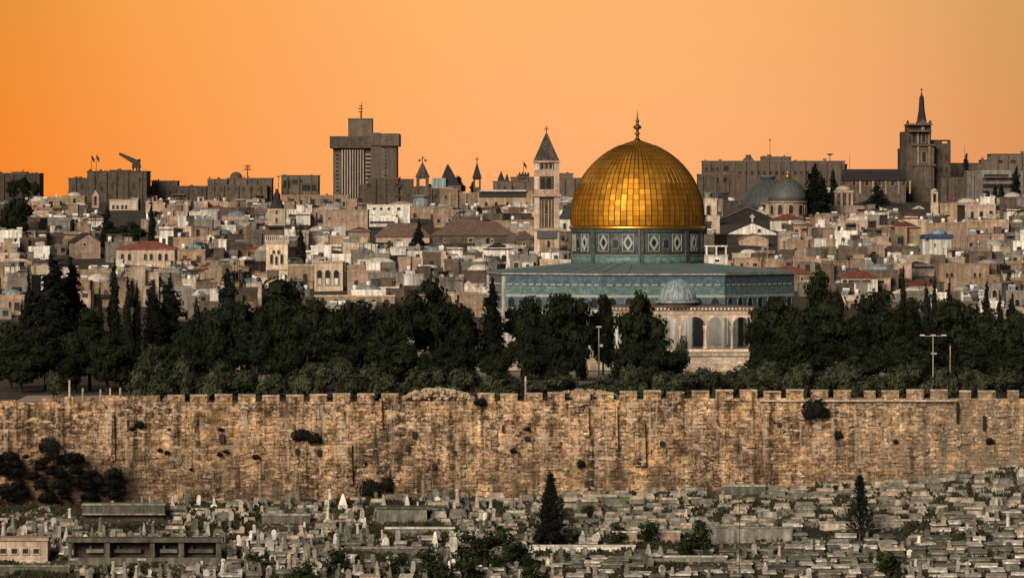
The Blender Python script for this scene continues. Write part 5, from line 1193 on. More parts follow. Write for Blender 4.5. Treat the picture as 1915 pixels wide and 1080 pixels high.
def old_town():
    rng = random.Random(21); made = 0; placed = []
    rows = []; b = 388.0
    while b < 606: rows.append(b); b += lerp(6.8, 15.5, (b - 388) / 218)
    def d_of(row):
        lo, hi = 936.0, 1560.0
        for _ in range(30):
            mid = (lo + hi) / 2
            if ROW(ground_z(0, mid), mid) > row: lo = mid
            else: hi = mid
        return lo
    # from the nearest row back, so that what hides a house is known
    KEEP.extend([(0, 64, 370, 432, 1160), (180, 276, 388, 450, 1150), (276, 291, 374, 448, 1150), (1512, 1548, 303, 384, 1350), (554, 572, 424, 490, 1060), (773, 794, 408, 456, 1165)])
    occ = set()
    def cellset(a, c, t, b2): return [(i, j) for i in range(int(a // 4), int(c // 4) + 1) for j in range(int(t // 3), int(b2 // 3) + 1)]
    for (a, c, t, b2) in ((1068, 1316, 290, 500), (936, 1484, 508, 660)): occ.update(cellset(a, c, t, b2))
    for q in range(0, 1920, 4): occ.update(cellset(q, q, interp(TREELINE, q) + 25, 720))
    for (a, c, r0, r1, DL) in KEEP:
        if r1 - r0 < 120 and DL < 1240: occ.update(cellset(a, c, r0, r1))
    for b in reversed(rows):
        D0 = max(937, d_of(b)); px = -20 + rng.uniform(0, 40)
        while px < 1940:
            D = D0 * rng.uniform(.985, 1.015); D = max(936, D); k = F / D
            w = rng.uniform(3.2, 7.6); h = rng.uniform(2.6, 4.9)
            if rng.random() < .10: h += 1.8
            cx = px + w * k / 2; g = ground_z(X(cx, D), D); bot = ROW(g, D); wp = w * k; ok = True
            top = bot - h * k
            sky = interp([(0, 364), (90, 366), (120, 350), (300, 352), (420, 352), (560, 368), (640, 376), (780, 352), (900, 358), (1060, 345), (1080, 340), (1320, 332), (1420, 345), (1560, 340), (1700, 345), (1790, 340), (1915, 322)], cx)
            if top < sky: h -= (sky - top) / k; top = sky
            for (a, c, r0, r1, DL) in KEEP:
                if px + wp < a + 1 or px > c - 1: continue
                if DL > D:
                    if top - 8 < r1 and bot > r0:
                        h = (bot - r1) / k - .6; top = bot - h * k
                elif top > r0 - 4 and px > a - 3 and px + wp < c + 3 and bot - 4 < r1 + 60: ok = False
            if 930 < px and px + wp < 1490 and top > 500: ok = False
            tl = interp(TREELINE, cx)
            if top > tl + 14: ok = False
            for (a, c, t, DD) in placed:          # hidden behind a nearer house
                if a <= px + 3 and c >= px + wp - 3 and t <= top + 3: ok = False; break
            if h < 1.7: ok = False
            cs = cellset(px, px + wp, top, bot)
            if ok and sum(q not in occ for q in cs) < max(4, .10 * len(cs)): ok = False
            if ok and made < 318:
                occ.update(cs); house(cx, D, w, h, rng); placed.append((px, px + wp, top, D)); made += 1
            px += wp * rng.uniform(.86, 1.12) + rng.choice((0, 0, 0, 6))
    print('houses', made)
    open('/tmp/cnt','w').write(str(made))
TREELINE = [(0, 560), (60, 520), (100, 490), (150, 520), (200, 545), (270, 530), (330, 560), (360, 575), (400, 560), (440, 560), (480, 545), (540, 530), (590, 565), (650, 575), (720, 570), (770, 530), (840, 530), (880, 570), (935, 575), (1490, 530), (1560, 515), (1600, 550), (1700, 545), (1800, 555), (1915, 570)]
old_town()
print('windows', len([o for o in COL.objects if o.name.startswith('window')]))

def at(px, row):
    '''distance at which the sight line through a photo point meets the graveyard slope'''
    D = 606.0
    while D < 657 and ground_z(X(px, D), D) < Z(row, D): D += .25
    return D
# ------------------------------------------------------------------ trees
def plant_trees():
    T = tree
    # in the town
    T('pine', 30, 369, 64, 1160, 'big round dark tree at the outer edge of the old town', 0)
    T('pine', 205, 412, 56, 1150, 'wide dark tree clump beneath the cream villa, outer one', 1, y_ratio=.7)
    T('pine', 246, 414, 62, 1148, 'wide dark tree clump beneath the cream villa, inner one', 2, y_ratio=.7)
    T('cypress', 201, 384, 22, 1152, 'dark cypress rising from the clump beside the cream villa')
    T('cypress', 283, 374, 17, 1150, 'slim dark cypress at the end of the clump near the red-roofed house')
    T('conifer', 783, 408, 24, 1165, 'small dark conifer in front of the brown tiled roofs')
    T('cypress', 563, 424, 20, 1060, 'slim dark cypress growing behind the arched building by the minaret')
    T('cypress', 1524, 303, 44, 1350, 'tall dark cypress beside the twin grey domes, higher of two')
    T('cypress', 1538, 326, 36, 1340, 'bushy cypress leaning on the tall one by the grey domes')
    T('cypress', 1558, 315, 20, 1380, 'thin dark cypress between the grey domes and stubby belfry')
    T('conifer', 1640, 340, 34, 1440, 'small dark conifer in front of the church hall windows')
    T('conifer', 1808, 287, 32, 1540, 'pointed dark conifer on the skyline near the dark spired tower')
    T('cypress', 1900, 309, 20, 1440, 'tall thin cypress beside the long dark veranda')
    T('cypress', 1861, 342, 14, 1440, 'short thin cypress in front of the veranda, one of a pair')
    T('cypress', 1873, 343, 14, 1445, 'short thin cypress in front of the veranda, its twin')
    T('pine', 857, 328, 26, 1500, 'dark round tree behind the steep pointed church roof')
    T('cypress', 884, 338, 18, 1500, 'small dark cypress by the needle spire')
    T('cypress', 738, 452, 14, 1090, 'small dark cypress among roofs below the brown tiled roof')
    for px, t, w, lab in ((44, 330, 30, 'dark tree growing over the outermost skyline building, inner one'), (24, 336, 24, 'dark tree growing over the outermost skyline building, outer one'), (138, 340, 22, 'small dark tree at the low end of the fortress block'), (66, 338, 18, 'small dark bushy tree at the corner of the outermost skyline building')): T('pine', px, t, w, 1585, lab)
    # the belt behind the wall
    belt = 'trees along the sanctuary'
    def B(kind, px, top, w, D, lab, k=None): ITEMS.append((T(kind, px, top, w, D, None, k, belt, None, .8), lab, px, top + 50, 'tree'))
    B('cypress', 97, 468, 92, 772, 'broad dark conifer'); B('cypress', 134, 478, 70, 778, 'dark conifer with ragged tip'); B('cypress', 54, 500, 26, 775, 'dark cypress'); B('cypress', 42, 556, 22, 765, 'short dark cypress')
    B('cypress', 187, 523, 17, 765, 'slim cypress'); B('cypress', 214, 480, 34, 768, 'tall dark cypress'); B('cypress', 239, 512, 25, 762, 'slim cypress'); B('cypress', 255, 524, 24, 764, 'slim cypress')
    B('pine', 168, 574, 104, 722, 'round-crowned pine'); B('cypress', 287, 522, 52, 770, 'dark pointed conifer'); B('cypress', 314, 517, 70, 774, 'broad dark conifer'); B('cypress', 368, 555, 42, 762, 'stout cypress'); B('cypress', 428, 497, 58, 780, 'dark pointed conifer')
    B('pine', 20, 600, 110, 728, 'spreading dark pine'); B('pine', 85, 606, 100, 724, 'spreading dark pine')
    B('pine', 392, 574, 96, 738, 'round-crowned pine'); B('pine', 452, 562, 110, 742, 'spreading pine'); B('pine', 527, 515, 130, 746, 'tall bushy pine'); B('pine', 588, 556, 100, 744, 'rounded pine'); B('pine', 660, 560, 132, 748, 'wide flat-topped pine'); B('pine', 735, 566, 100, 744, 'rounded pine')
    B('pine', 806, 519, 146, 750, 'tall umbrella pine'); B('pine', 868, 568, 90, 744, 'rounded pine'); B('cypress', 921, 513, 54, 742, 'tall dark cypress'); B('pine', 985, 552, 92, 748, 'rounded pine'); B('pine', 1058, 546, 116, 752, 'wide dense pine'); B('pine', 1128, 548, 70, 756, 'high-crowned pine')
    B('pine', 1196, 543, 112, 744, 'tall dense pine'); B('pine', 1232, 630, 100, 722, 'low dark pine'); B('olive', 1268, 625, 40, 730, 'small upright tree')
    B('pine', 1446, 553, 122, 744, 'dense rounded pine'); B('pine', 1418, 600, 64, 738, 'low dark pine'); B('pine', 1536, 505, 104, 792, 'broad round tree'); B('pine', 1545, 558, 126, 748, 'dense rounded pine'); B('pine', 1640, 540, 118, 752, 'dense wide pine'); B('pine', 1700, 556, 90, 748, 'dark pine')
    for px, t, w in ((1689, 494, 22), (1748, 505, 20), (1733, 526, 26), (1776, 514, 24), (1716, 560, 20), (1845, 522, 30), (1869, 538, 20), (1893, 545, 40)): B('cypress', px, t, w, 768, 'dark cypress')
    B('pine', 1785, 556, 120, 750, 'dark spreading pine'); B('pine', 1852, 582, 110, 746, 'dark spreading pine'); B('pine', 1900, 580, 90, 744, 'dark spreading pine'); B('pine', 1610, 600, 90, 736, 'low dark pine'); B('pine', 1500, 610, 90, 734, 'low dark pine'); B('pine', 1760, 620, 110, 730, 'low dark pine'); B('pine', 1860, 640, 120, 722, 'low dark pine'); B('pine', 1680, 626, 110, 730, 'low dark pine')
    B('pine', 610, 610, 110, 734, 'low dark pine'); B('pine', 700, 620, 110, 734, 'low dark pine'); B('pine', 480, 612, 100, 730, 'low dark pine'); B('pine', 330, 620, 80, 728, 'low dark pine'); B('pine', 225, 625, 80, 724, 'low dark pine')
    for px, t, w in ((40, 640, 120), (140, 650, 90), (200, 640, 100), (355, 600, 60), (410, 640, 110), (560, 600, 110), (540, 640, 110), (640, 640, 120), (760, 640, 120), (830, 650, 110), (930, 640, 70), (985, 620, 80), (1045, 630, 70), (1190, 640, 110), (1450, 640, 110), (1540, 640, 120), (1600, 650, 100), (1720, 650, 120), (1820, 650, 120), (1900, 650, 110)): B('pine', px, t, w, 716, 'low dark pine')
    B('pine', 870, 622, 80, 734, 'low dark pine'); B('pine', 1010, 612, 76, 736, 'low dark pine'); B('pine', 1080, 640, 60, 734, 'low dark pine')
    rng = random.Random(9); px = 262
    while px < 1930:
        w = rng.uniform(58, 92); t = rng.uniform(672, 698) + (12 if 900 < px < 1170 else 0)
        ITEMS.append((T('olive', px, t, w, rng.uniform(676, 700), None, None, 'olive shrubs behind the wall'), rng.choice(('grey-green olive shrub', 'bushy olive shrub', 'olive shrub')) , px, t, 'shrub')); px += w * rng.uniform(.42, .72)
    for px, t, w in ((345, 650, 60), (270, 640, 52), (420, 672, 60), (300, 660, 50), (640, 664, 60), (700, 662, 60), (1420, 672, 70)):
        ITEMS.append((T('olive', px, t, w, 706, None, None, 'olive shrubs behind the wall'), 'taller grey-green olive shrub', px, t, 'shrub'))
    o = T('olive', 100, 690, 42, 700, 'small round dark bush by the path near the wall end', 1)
    # in the graveyard
    T('spiky', 1608, 886, 62, 628, 'dark spiky conifer with bare lower trunk among the flat graves', 0)
    T('cypress', 1031, 880, 34, 630, 'narrow upper part of the tall dark cypress in the graveyard', 1) if False else None
    T('spiky', 1030, 884, 78, 630, 'tall dark shaggy conifer in the middle of the graveyard', 1)
    T('conifer', 1029, 882, 44, 630.8, 'slim dark cypress grown together with the shaggy graveyard conifer', 2)
    T('bush', 1290, 968, 80, at(1290, 1040), 'round dark bush on the path edge among flat graves', 0)
    for px, t, w, lab in ((905, 984, 118, 'biggest leafy green bush at the bottom of the graveyard'), (965, 1002, 92, 'leafy green bush right of the biggest one'), (815, 1022, 90, 'leafy bush left of the biggest one, beside the pale pillar'), (745, 1034, 60, 'small leafy bush left of the pale pillar'), (630, 1020, 74, 'dark leafy bush above the lower edge, right of the arcaded wall'), (560, 1046, 84, 'low dark bush between the arcaded wall and leafy bush'), (482, 1030, 52, 'upright dark bush beside the arcaded wall'), (1660, 1024, 84, 'sparse greenish bush beneath the spiky conifer'), (1000, 1046, 70, 'small green bush at the lower edge below the shaggy conifer'), (875, 1040, 90, 'low green bush at the very bottom under the biggest one'), (1100, 940, 36, 'little dark bush between the pale tombs right of the shaggy conifer'), (1150, 975, 60, 'low dark green hedge-like bush above the brown terrace wall'), (1215, 972, 64, 'second low dark bush above the brown terrace wall')):
        T('bush', px, t, w, at(px, min(1095, t + w * .72)), lab)
    # a bare tree: forked limbs and twigs
    D = 624.0; x = X(1521, D); g = ground_z(x, D); root = thing('bare_tree', 'bare twiggy tree without leaves beside the spiky conifer', 'tree', (x, D, g)); q = MB(); rngb = random.Random(4)
    def limb(p, d, l, r, n):
        e = p + d * l; q.tube(tuple(p), tuple(e), r, r * .7, 5)
        if n:
            for _ in range(3 if n > 1 else 4): limb(e, (d + Vector((rngb.uniform(-.8, .8), rngb.uniform(-.8, .8), rngb.uniform(-.1, .6)))).normalized(), l * rngb.uniform(.6, .82), r * .62, n - 1)
    t = MB(); t.tube((0, 0, -.4), (.05, 0, 1.3), .14, .11, 7); t.build('trunk', M['bark'], root); limb(Vector((.05, 0, 1.28)), Vector((.1, 0, 1)), 1.0, .1, 4); q.build('crown', M['bark'], root)
plant_trees()
def poles():
    D = 690.0; x = X(1745, D); g = ground_z(x, D); r = thing('lamp_mast', 'tall thin lamp mast with two arms before the dark trees', 'lamp post', (x, D, g))
    zt = Z(628, D) - g; q = MB(); q.tube((0, 0, -.3), (0, 0, zt), .10, .06, 8); q.build('pole', M['metal'], r)
    q = MB(); q.box(-1.5, 1.5, -.04, .04, zt - .02, zt + .05); q.build('arm', M['metal'], r)
    for s in (-1.5, 0, 1.5): q = MB(); q.box(s - .36, s + .36, -.16, .16, zt + .053, zt + .2, tx=.08); q.build('lamp_head', M['tank_white'], r)
    q = MB(); q.box(-.3, .5, -.2, .2, Z(662, D) - g, Z(659, D) - g); q.build('junction_box', M['metal'], r)
    D = 742.0; x = X(1120, D); g = ground_z(x, D); r = thing('utility_pole', 'pale utility pole with a small lamp head in the gap between pines', 'pole', (x, D, g))
    zt = Z(612, D) - g; q = MB(); q.tube((0, 0, -.3), (0, 0, zt), .14, .1, 8); q.build('pole', M['palebark'], r); q = MB(); q.box(-.45, .45, -.2, .2, zt, zt + .22, tx=.12); q.build('lamp_head', M['metal'], r); q = MB(); q.box(.1, .6, -.05, .05, zt - 2.9, zt - 2.5); q.build('junction_box', M['metal'], r)
    D = 700.0; x = X(1777, D); g = ground_z(x, D); r = thing('utility_pole', 'shorter brown pole next to the two-armed lamp mast', 'pole', (x, D, g)); q = MB(); q.tube((0, 0, -.3), (0, 0, Z(645, D) - g), .1, .08, 7); q.build('pole', M['palebark'], r); q = MB(); q.box(-.15, .15, -.15, .15, Z(645, D) - g, Z(642, D) - g); q.build('cap', M['bark'], r)
    for i, (px, t, D) in enumerate(((983, 703, 668), (155, 725, 666), (188, 727, 667), (206, 725, 668), (225, 724, 666), (130, 710, 690))):
        x = X(px, D); g = ground_z(x, D); zt = Z(t, D) - g; r = thing('post', ('white post standing at the wall top under the pines', 'white stone post, outermost of the row at the wall end', 'white stone post, second from the path side', 'leaning white stone post, third from the path side', 'white stone post nearest the olive shrubs', 'thin pale pole beside the small round bush')[i], 'post', (x, D, g))
        q = MB(); q.lathe([(.17, -.3), (.14, zt * .8), (.16, zt * .82), (.16, zt * .9), (.1, zt)], 8, smooth=False); q.build('shaft', M['cream'], r)
    D = 610; x = X(1383, D); g = ground_z(x, D); r = thing('utility_pole', 'thin dark pole standing among flat graves near the round bush', 'pole', (x, D, g)); q = MB(); q.tube((0, 0, -.3), (0, 0, Z(925, D) - g), .06, .04, 6); q.build('pole', M['darkmetal'], r); q = MB(); q.box(-.3, .3, -.03, .03, Z(968, D) - g, Z(966.5, D) - g); q.build('crossarm', M['darkmetal'], r)
poles()
# ------------------------------------------------------------------ the graveyard
CEM = []       # px0, px1, y0, y1 kept free of graves
CANCH = [('the shaggy conifer', 1030, 945), ('the spiky conifer', 1608, 935), ('the bare tree', 1520, 965), ('the round dark bush', 1290, 1005), ('the arcaded wall', 270, 1030), ('the long green terrace', 230, 958), ('the beige hut', 45, 1020), ('the green slab tomb', 750, 958), ('the brown terrace wall', 1205, 1002), ('the leafy bushes', 900, 1040), ('the pale pillar', 848, 1012), ('the white obelisk', 641, 945), ('the long pale wall', 1400, 1000), ('the wall of pale blocks', 1630, 977), ('the thicket', 100, 920), ('the thin dark pole', 1383, 1000), ('the wall foot', 400, 930), ('the shrubby wall end', 1850, 890)]
def yard():
    def base(name, label, cat, px, row, w=0):
        D = at(px, row); p = LM(name, label, cat, px, D); CEM.append((px - w / 2, px + w / 2, D)); return p
    # arcaded retaining wall
    p = base('arcaded_wall', 'dark arcaded retaining wall with four wide openings among the graves', 'wall', 270, 1056, 300); z = lambda r: p.lz(r)
    q = MB(); p.box(q, 127, 416, 1042, None, 0, 2.5); p.part('base_wall', q, M['oldwall'])
    q = MB(); p.box(q, 124, 417, 1005, 1013, -.3, 2.8); p.part('lintel', q, M['oldwall'])
    for a, b in ((127, 134), (195, 205), (280, 289), (334, 344), (404, 414)): q = MB(); p.box(q, a, b, 1013.1, 1041.9, 0, 1.2); p.part('pier', q, M['oldwall'])
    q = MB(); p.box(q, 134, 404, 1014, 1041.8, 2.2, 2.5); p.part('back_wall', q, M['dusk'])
    for a, b in ((160, 192), (212, 262), (298, 330), (350, 398)): q = MB(); p.box(q, a, b, 1027, 1034, 1.3, 1.9); p.box(q, a + 5, a + 10, 1020, 1027.1, 1.4, 1.8); p.part('grave_slab', q, M['tomb_green'])
    for px in (138, 265): q = MB(); p.box(q, px - 8, px + 8, 1043, 1047, -.1, -.01); p.part('plaque', q, M['tomb'])
    p = base('terrace_wall', 'long greenish terrace wall with a row of stones on top', 'wall', 232, 976, 160)
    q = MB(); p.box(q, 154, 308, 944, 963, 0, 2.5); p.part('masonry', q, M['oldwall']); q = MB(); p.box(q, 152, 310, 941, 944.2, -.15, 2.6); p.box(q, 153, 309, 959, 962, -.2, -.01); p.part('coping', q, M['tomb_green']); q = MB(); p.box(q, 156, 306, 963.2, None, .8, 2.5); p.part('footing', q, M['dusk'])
    p = base('hut', 'beige flat-roofed hut with four small dark windows in the graveyard corner', 'hut', 40, 1052, 110)
    q = MB(); p.box(q, -20, 89, 1010, None, 0, 4); p.part('wall', q, M['cream']); q = MB(); p.box(q, -21, 91, 1005, 1010.2, -.25, 4.1); p.part('roof', q, M['peach'])
    for px in (6, 27, 48, 68): p.win(px, 1034, 11, 9, 'rect', 'cream')
    p = base('slab_tomb', 'big greenish slab tomb with sloping lid below the city wall', 'tomb', 750, 974, 110)
    q = MB(); p.box(q, 703, 800, 951, None, 0, 2.6, tx=.15); p.part('body', q, M['tomb_green']); q = MB(); p.box(q, 699, 803, 946.5, 951.2, -.2, 2.8); p.part('lid', q, M['tomb_green'])
    p = base('pillar', 'pale square pillar standing at the edge of the leafy bushes', 'pillar', 848, 1042, 20)
    q = MB(); p.box(q, 841, 855, 1001, None, 0, 1.0); p.part('shaft', q, M['tomb']); q = MB(); p.box(q, 839, 857, 996, 1001.2, -.12, 1.1); p.part('cap', q, M['tomb'])
    p = base('obelisk', 'white tapering obelisk tomb at the foot of the city wall', 'obelisk', 641, 952, 24)
    q = MB(); p.box(q, 632, 650, 944, None, 0, 1.3); p.part('base', q, M['tomb']); q = MB(); q.prism([(-.55, .1), (.55, .1), (.55, 1.2), (-.55, 1.2)], p.lz(943.8), p.lz(923), [(-.12, .5), (.12, .5), (.12, .8), (-.12, .8)]); p.part('shaft', q, M['white'])
    for lab, a, b, t, bt, dep, m in (('brown red terrace wall of rough stone above the path', 1146, 1272, 992, 1016, 2.0, 'peach'), ('long pale wall below the brown terrace along the path', 996, 1188, 1018, 1032, .8, 'tomb'), ('long pale stepped wall behind the round dark bush', 1330, 1482, 984, 1014, 1.2, 'tomb'), ('wall of pale blocks behind the bare tree', 1532, 1620, 974, 990, .8, 'tomb_warm'), ('wall of pale blocks continuing past the spiky conifer', 1625, 1736, 970, 985, .8, 'tomb'), ('dark mossy terrace wall at the far corner under the hut', -20, 130, 1056, 1075, 1.2, 'oldwall'), ('mossy terrace with a pale edge near the lower bushes', 660, 800, 1022, 1036, 1.5, 'tomb_green'), ('long flat terrace edge right of the green slab tomb', 720, 850, 985, 996, 1.2, 'tomb_green'), ('broken low wall of grey stones before the wall foot', 1355, 1432, 906, 925, 1.0, 'tomb_green'), ('long low grey terrace near the white obelisk', 490, 580, 960, 978, 1.2, 'tomb_green'), ('low wall with pale coping close to the lower edge', 1240, 1360, 1038, 1050, .8, 'tomb_green')):
        p = base('terrace_wall', lab, 'wall', (a + b) / 2, bt, b - a); q = MB(); p.box(q, a, b, t + 3, None, 0, dep); p.part('masonry', q, M[m]); q = MB(); p.box(q, a - 1, b + 1, t, t + 3.2, -.1, dep + .1); p.part('coping', q, M['tomb' if m != 'oldwall' else 'tomb_green'])
    flat('path', ((X(995, 617), 616.2), (X(1275, 617), 617.4)), .06, M['path'])
yard()
HS = {}
def mesh_once(key, fn):
    if key not in HS: HS[key] = fn()
    return HS[key]
def stone_post(k, mat):
    q = MB()
    if k == 0: q.prism(octo(.30, 8), 0, 1.15, octo(.17, 8)); q.lathe([(.17, 1.15), (.26, 1.22), (.27, 1.36), (.1, 1.52)], 8, smooth=False)
    elif k == 1: q.slab(arch_pts(.62, 1.25, 6), -.12, .12)
    elif k == 2: q.prism([(-.32, -.32), (.32, -.32), (.32, .32), (-.32, .32)], 0, 1.5, [(-.1, -.1), (.1, -.1), (.1, .1), (-.1, .1)])
    elif k == 3: q.box(-.26, .26, -.2, .2, 0, .95, tx=.03); q.box(-.34, .34, -.26, .26, .952, 1.1); q.box(-.2, .2, -.16, .16, 1.102, 1.3, tx=.08)
    else: q.slab([(-.4, 0), (.4, 0), (.4, .8), (.12, 1.15), (-.12, 1.15), (-.4, .8)], -.15, .15)
    return q.mesh('headstone', [M[mat]])
def step_base(mat):
    q = MB(); q.box(-.62, .62, -.45, .45, -.5, .22); q.box(-.45, .45, -.33, .33, .222, .4); return q.mesh('plinth', [M[mat]])
def graves():
    rng = random.Random(12); mats = ('tomb', 'tomb', 'tomb_green', 'tomb_green', 'tomb_green', 'tomb_warm'); spots = []
    y = 613.6
    while y < 656.5:
        hw = 1000 * y / F; x = -hw + rng.uniform(0, 2)
        while x < hw:
            px = PX(x, y); rightness = sstep(850, 1150, px)
            big = rng.random() < lerp(.46, .95, rightness)
            w = rng.uniform(1.3, 3.0) if big else rng.uniform(.8, 1.2)
            yy = y + rng.uniform(-.35, .35); ok = True; cxx = x + w / 2; pc = PX(cxx, yy)
            if yy > 650 and px < 230: ok = rng.random() < .25
            if yy > 656.2: ok = False
            for a, b, D in CEM:
                if a - 14 < pc < b + 14 and -1.5 < yy - D < 3.2 : ok = False
                if a - 4 < pc < b + 4 and D - (4.6 if (b - a) > 85 else 2) < yy < D: ok = False
            if 1000 < pc < 1275 and 616 < yy < 617.6: ok = False
            if ok: spots.append((yy, cxx, w, big))
            x += w + rng.choice((.25, .5, .9, 1.9)) * lerp(1.05, 1.0, rightness)
        y += rng.uniform(1.45, 2.2)
    spots.sort()
    n_box = n_head = 0; rest = MB()
    tone = {'tomb': 'pale', 'tomb_green': 'mossy grey', 'tomb_warm': 'rosy'}
    for (yy, x, w, big) in spots:
        g = ground_z(x, yy); mt = rng.choice(mats); rz = rng.uniform(-.12, .12) if rng.random() < .8 else rng.uniform(-.5, .5); px = PX(x, yy)
        if big:
            h = rng.uniform(.3, .75); d = rng.uniform(1.1, 2.2); hk = rng.choice((0, 0, 0, 1, 2)) if PX(x, yy) > 1000 else rng.choice((0, 1, 1, 2)); k = rng.randrange(5)
            if n_box < 300:
                r = thing('box_tomb', None, 'tomb', (x, yy, g), rz, 'box tombs of the graveyard'); r.rotation_euler.x = .15; q = MB(); q.box(-w / 2 + .1, w / 2 - .1, -d / 2 + .1, d / 2 - .1, -.9, h * .55, tx=.03); q.build('base', M[rng.choice((mt, 'tomb_green', 'tomb_green'))], r)  # darker base colour carries shade below the lid
                q = MB(); q.box(-w / 2 + .2, w / 2 - .2, -d / 2 + .18, d / 2 - .18, h * .55 + .002, h, tx=.03); q.build('body', M[rng.choice(('oldwall', 'oldwall', 'tomb_green'))], r); q = MB(); q.box(-w / 2 + .02, w / 2 - .02, -d / 2 + .02, d / 2 - .02, h + .002, h + .2, tx=.05, ty=.05); q.build('slab', M[rng.choice((mt, mt, 'tomb'))], r)  # dark body paints the shade under the slab, pale slab the lit top
                ends = [rng.choice((-1, 1))] if hk == 1 else ([-1, 1] if hk == 2 else [])
                for e in ends: link('headstone', mesh_once((k, mt), lambda: stone_post(k, mt)), r, (e * (w / 2 - .35), 0, h + .2), pi / 2 if k in (1, 4) and rng.random() < .5 else 0).scale = (1, 1, rng.uniform(.5, .85))
                size = 'long' if w > 2.4 else ('short' if w < 1.8 else 'medium'); hh = 'low' if h < .45 else ('high' if h > .65 else '')
                ITEMS.append((r, f"{size} {hh + ' ' if hh else ''}{tone[mt]} tomb with {('bare top', 'upright stone', 'two end stones')[hk]}", px, ROW(g + h, yy), 'grave')); n_box += 1; continue
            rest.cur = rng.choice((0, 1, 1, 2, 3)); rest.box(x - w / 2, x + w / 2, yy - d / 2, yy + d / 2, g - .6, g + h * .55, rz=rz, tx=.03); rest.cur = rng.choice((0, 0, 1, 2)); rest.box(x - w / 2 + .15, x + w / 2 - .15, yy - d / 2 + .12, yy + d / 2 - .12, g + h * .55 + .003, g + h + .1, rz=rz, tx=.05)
        else:
            k = rng.choice((0, 0, 1, 1, 2, 3, 3, 4)); s = rng.uniform(.65, 1.2)
            if n_head < 300:
                r = thing('gravestone', None, 'gravestone', (x, yy, g), rz, 'upright gravestones of the graveyard'); r.scale = (s, s, s * rng.uniform(.8, 1.15))
                link('plinth', mesh_once(('p', mt), lambda: step_base(mt)), r); hs = link('headstone', mesh_once((k, mt), lambda: stone_post(k, mt)), r, (0, 0, .4)); hs.rotation_euler = (rng.uniform(-.06, .06), rng.uniform(-.08, .08), 0)
                ITEMS.append((r, f"{'big' if s > 1.05 else ('small' if s < .8 else '')}{' ' if s > 1.05 or s < .8 else ''}{tone[mt]} {('knobbed post', 'round-topped', 'obelisk-shaped', 'capped block', 'gable-topped')[k]} gravestone", px, ROW(g + 1, yy), 'grave')); n_head += 1; continue
            rest.cur = rng.choice((0, 1, 1, 2)); rest.box(x - .4, x + .4, yy - .3, yy + .3, g - .4, g + .3, rz=rz); rest.box(x - .22, x + .22, yy - .2, yy + .2, g + .303, g + 1.35 * s, rz=rz, tx=.09, ty=.08)
    o = rest.build('gravestones_mass', [M['tomb_mid'], M['tomb_green'], M['tomb_warm'], M['oldwall']]); o['kind'] = 'stuff'; o['label'] = 'crowded weathered gravestones in the upper rows under the wall'; o['category'] = 'gravestones'
    print('graves', len(spots), n_box, n_head)
    # loose stones and low weeds all over the slope
    q = MB(); wq = MB()
    for _ in range(5200):
        y = rng.uniform(613, 655.5); x = rng.uniform(-1, 1) * 975 * y / F; r = rng.uniform(.08, .30) * (1.4 if PX(x, y) > 1300 and y > 645 else 1)
        q.ico((x, y, ground_z(x, y) + r * .25), r, rng.random() * 60, .5, 5, 3, (rng.uniform(.9, 1.6), 1, .8))
    o = q.build('rubble', M['rubble_grey']); o['kind'] = 'stuff'; o['label'] = 'loose stones strewn between the graves'; o['category'] = 'rubble'
    for _ in range(8000):
        y = rng.uniform(613, 656); x = rng.uniform(-1, 1) * 975 * y / F
        if noise.noise(Vector((x * .09, y * .16, 7))) < -.05: continue
        g = ground_z(x, y)
        for _ in range(9):
            a = rng.uniform(0, 6.3); l = rng.uniform(.2, .5) * (1 + 1.6 * max(0, noise.noise(Vector((x * .13, y * .22, 40))))); w = .07; dx, dy = rng.uniform(-.4, .4), rng.uniform(-.3, .3); ex, ey = cos(a) * l * .5, sin(a) * l * .5
            wq.add([(x + dx - w, y + dy, g - .05), (x + dx + w, y + dy, g - .05), (x + dx + ex + w, y + dy + ey, g + l), (x + dx + ex - w, y + dy + ey, g + l)], [(0, 1, 2, 3)])
    o = wq.build('weeds', M['weed']); o['kind'] = 'stuff'; o['label'] = 'dry weeds between the graves'; o['category'] = 'weeds'
M['rubble_grey'] = stone('grey_loose_stone', (.27, .24, .185), var=.6, rnd=.2, scale=.9)
M['tomb_mid'] = stone('greyed_tomb', (.36, .33, .265), var=.7, rnd=.1, scale=.5, streak=.5)
M['weed'] = leafy('dry_weeds', (.012, .015, .007), (.05, .048, .024))
graves()

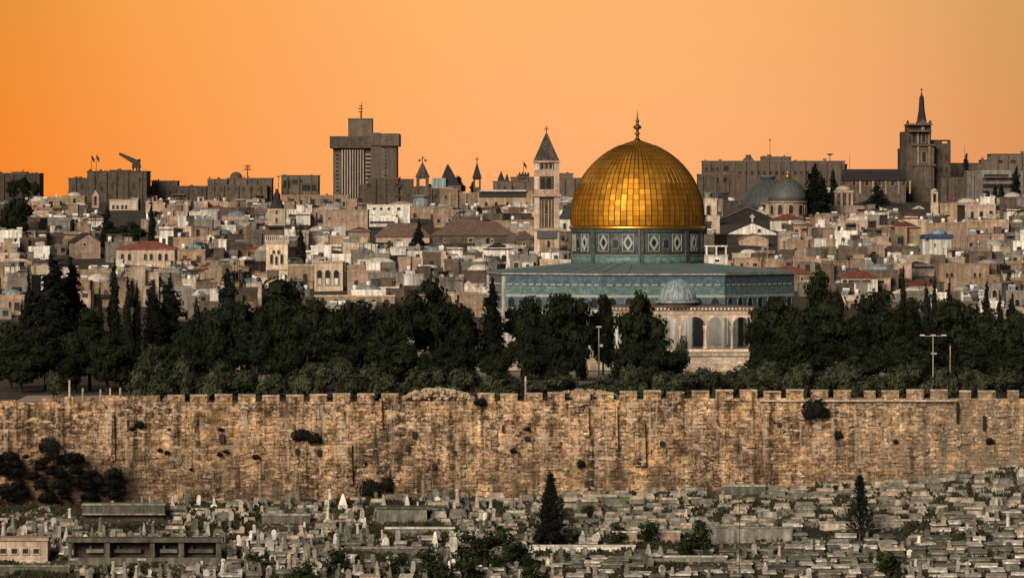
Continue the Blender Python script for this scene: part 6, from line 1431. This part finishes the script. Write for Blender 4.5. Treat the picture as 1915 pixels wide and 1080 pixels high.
# ------------------------------------------------------------------ labels for the many: say what each looks like and where it stands
ORD = ['first', 'second', 'third', 'fourth', 'fifth', 'sixth', 'seventh', 'eighth', 'ninth', 'tenth', 'eleventh', 'twelfth', 'thirteenth', 'fourteenth', 'fifteenth', 'sixteenth', 'seventeenth', 'eighteenth', 'nineteenth', 'twentieth']
def name_the_many():
    seen = {}; final = {}
    for o, b, px, row, kind in ITEMS:
        an = CANCH if kind == 'grave' else ANCH
        ph, ax, ay = min(an, key=lambda a: (a[1] - px) ** 2 + ((a[2] - row) * 1.6) ** 2)
        dx, dy = px - ax, row - ay
        if kind in ('tree', 'shrub'):
            ph, ax, ay = min(TANCH, key=lambda a: abs(a[1] - px)); dx = px - ax; dy = 0
        if abs(dx) < 14 and abs(dy) < 14: rel = 'at'
        elif abs(dx) > abs(dy) * 1.4: rel = 'left of' if dx < 0 else 'right of'
        else: rel = ('above' if dy < 0 else 'below')
        seen.setdefault(f'{b} {rel} {ph}', []).append((px, o))
    for t, v in sorted(seen.items()):
        v.sort(key=lambda e: e[0]); room = 16 - (0 if len(v) == 1 else 3)
        if len(t.split()) > room:
            head, rest_ = t.split(' with ', 1); rel = [w for w in ('left of', 'right of', 'above', 'below', 'at') if f' {w} the ' in rest_][0]
            cut = rest_.index(f' {rel} the '); feat = rest_[:cut].split(' and ')[-1]; t = f'{head} with {feat}{rest_[cut:]}'
            if len(t.split()) > room: t = f'{head}{rest_[cut:]}'
        for i, (px, o) in enumerate(v):
            final.setdefault(t, []).append((px, o))
    for t, v in final.items():
        v.sort(key=lambda e: e[0])
        for i, (px, o) in enumerate(v):
            o['label'] = t if len(v) == 1 else f"{t}, {'leftmost' if i == 0 else ('rightmost' if i == len(v) - 1 else ORD[i] + ' from left')}"
TANCH = [('the wall end path', 60), ('the slim cypress row', 235), ('the minaret', 517), ('the three-arched building', 614), ('the low pink wall', 690), ('the tall umbrella pine', 806), ('the shrine corner', 930), ('the utility pole', 1120), ('the domed pavilion', 1290), ('the red roofs', 1600), ('the two-armed lamp mast', 1745), ('the long ochre block', 1830)]
TANCH = [(a, b, 0) for a, b in TANCH]
name_the_many()
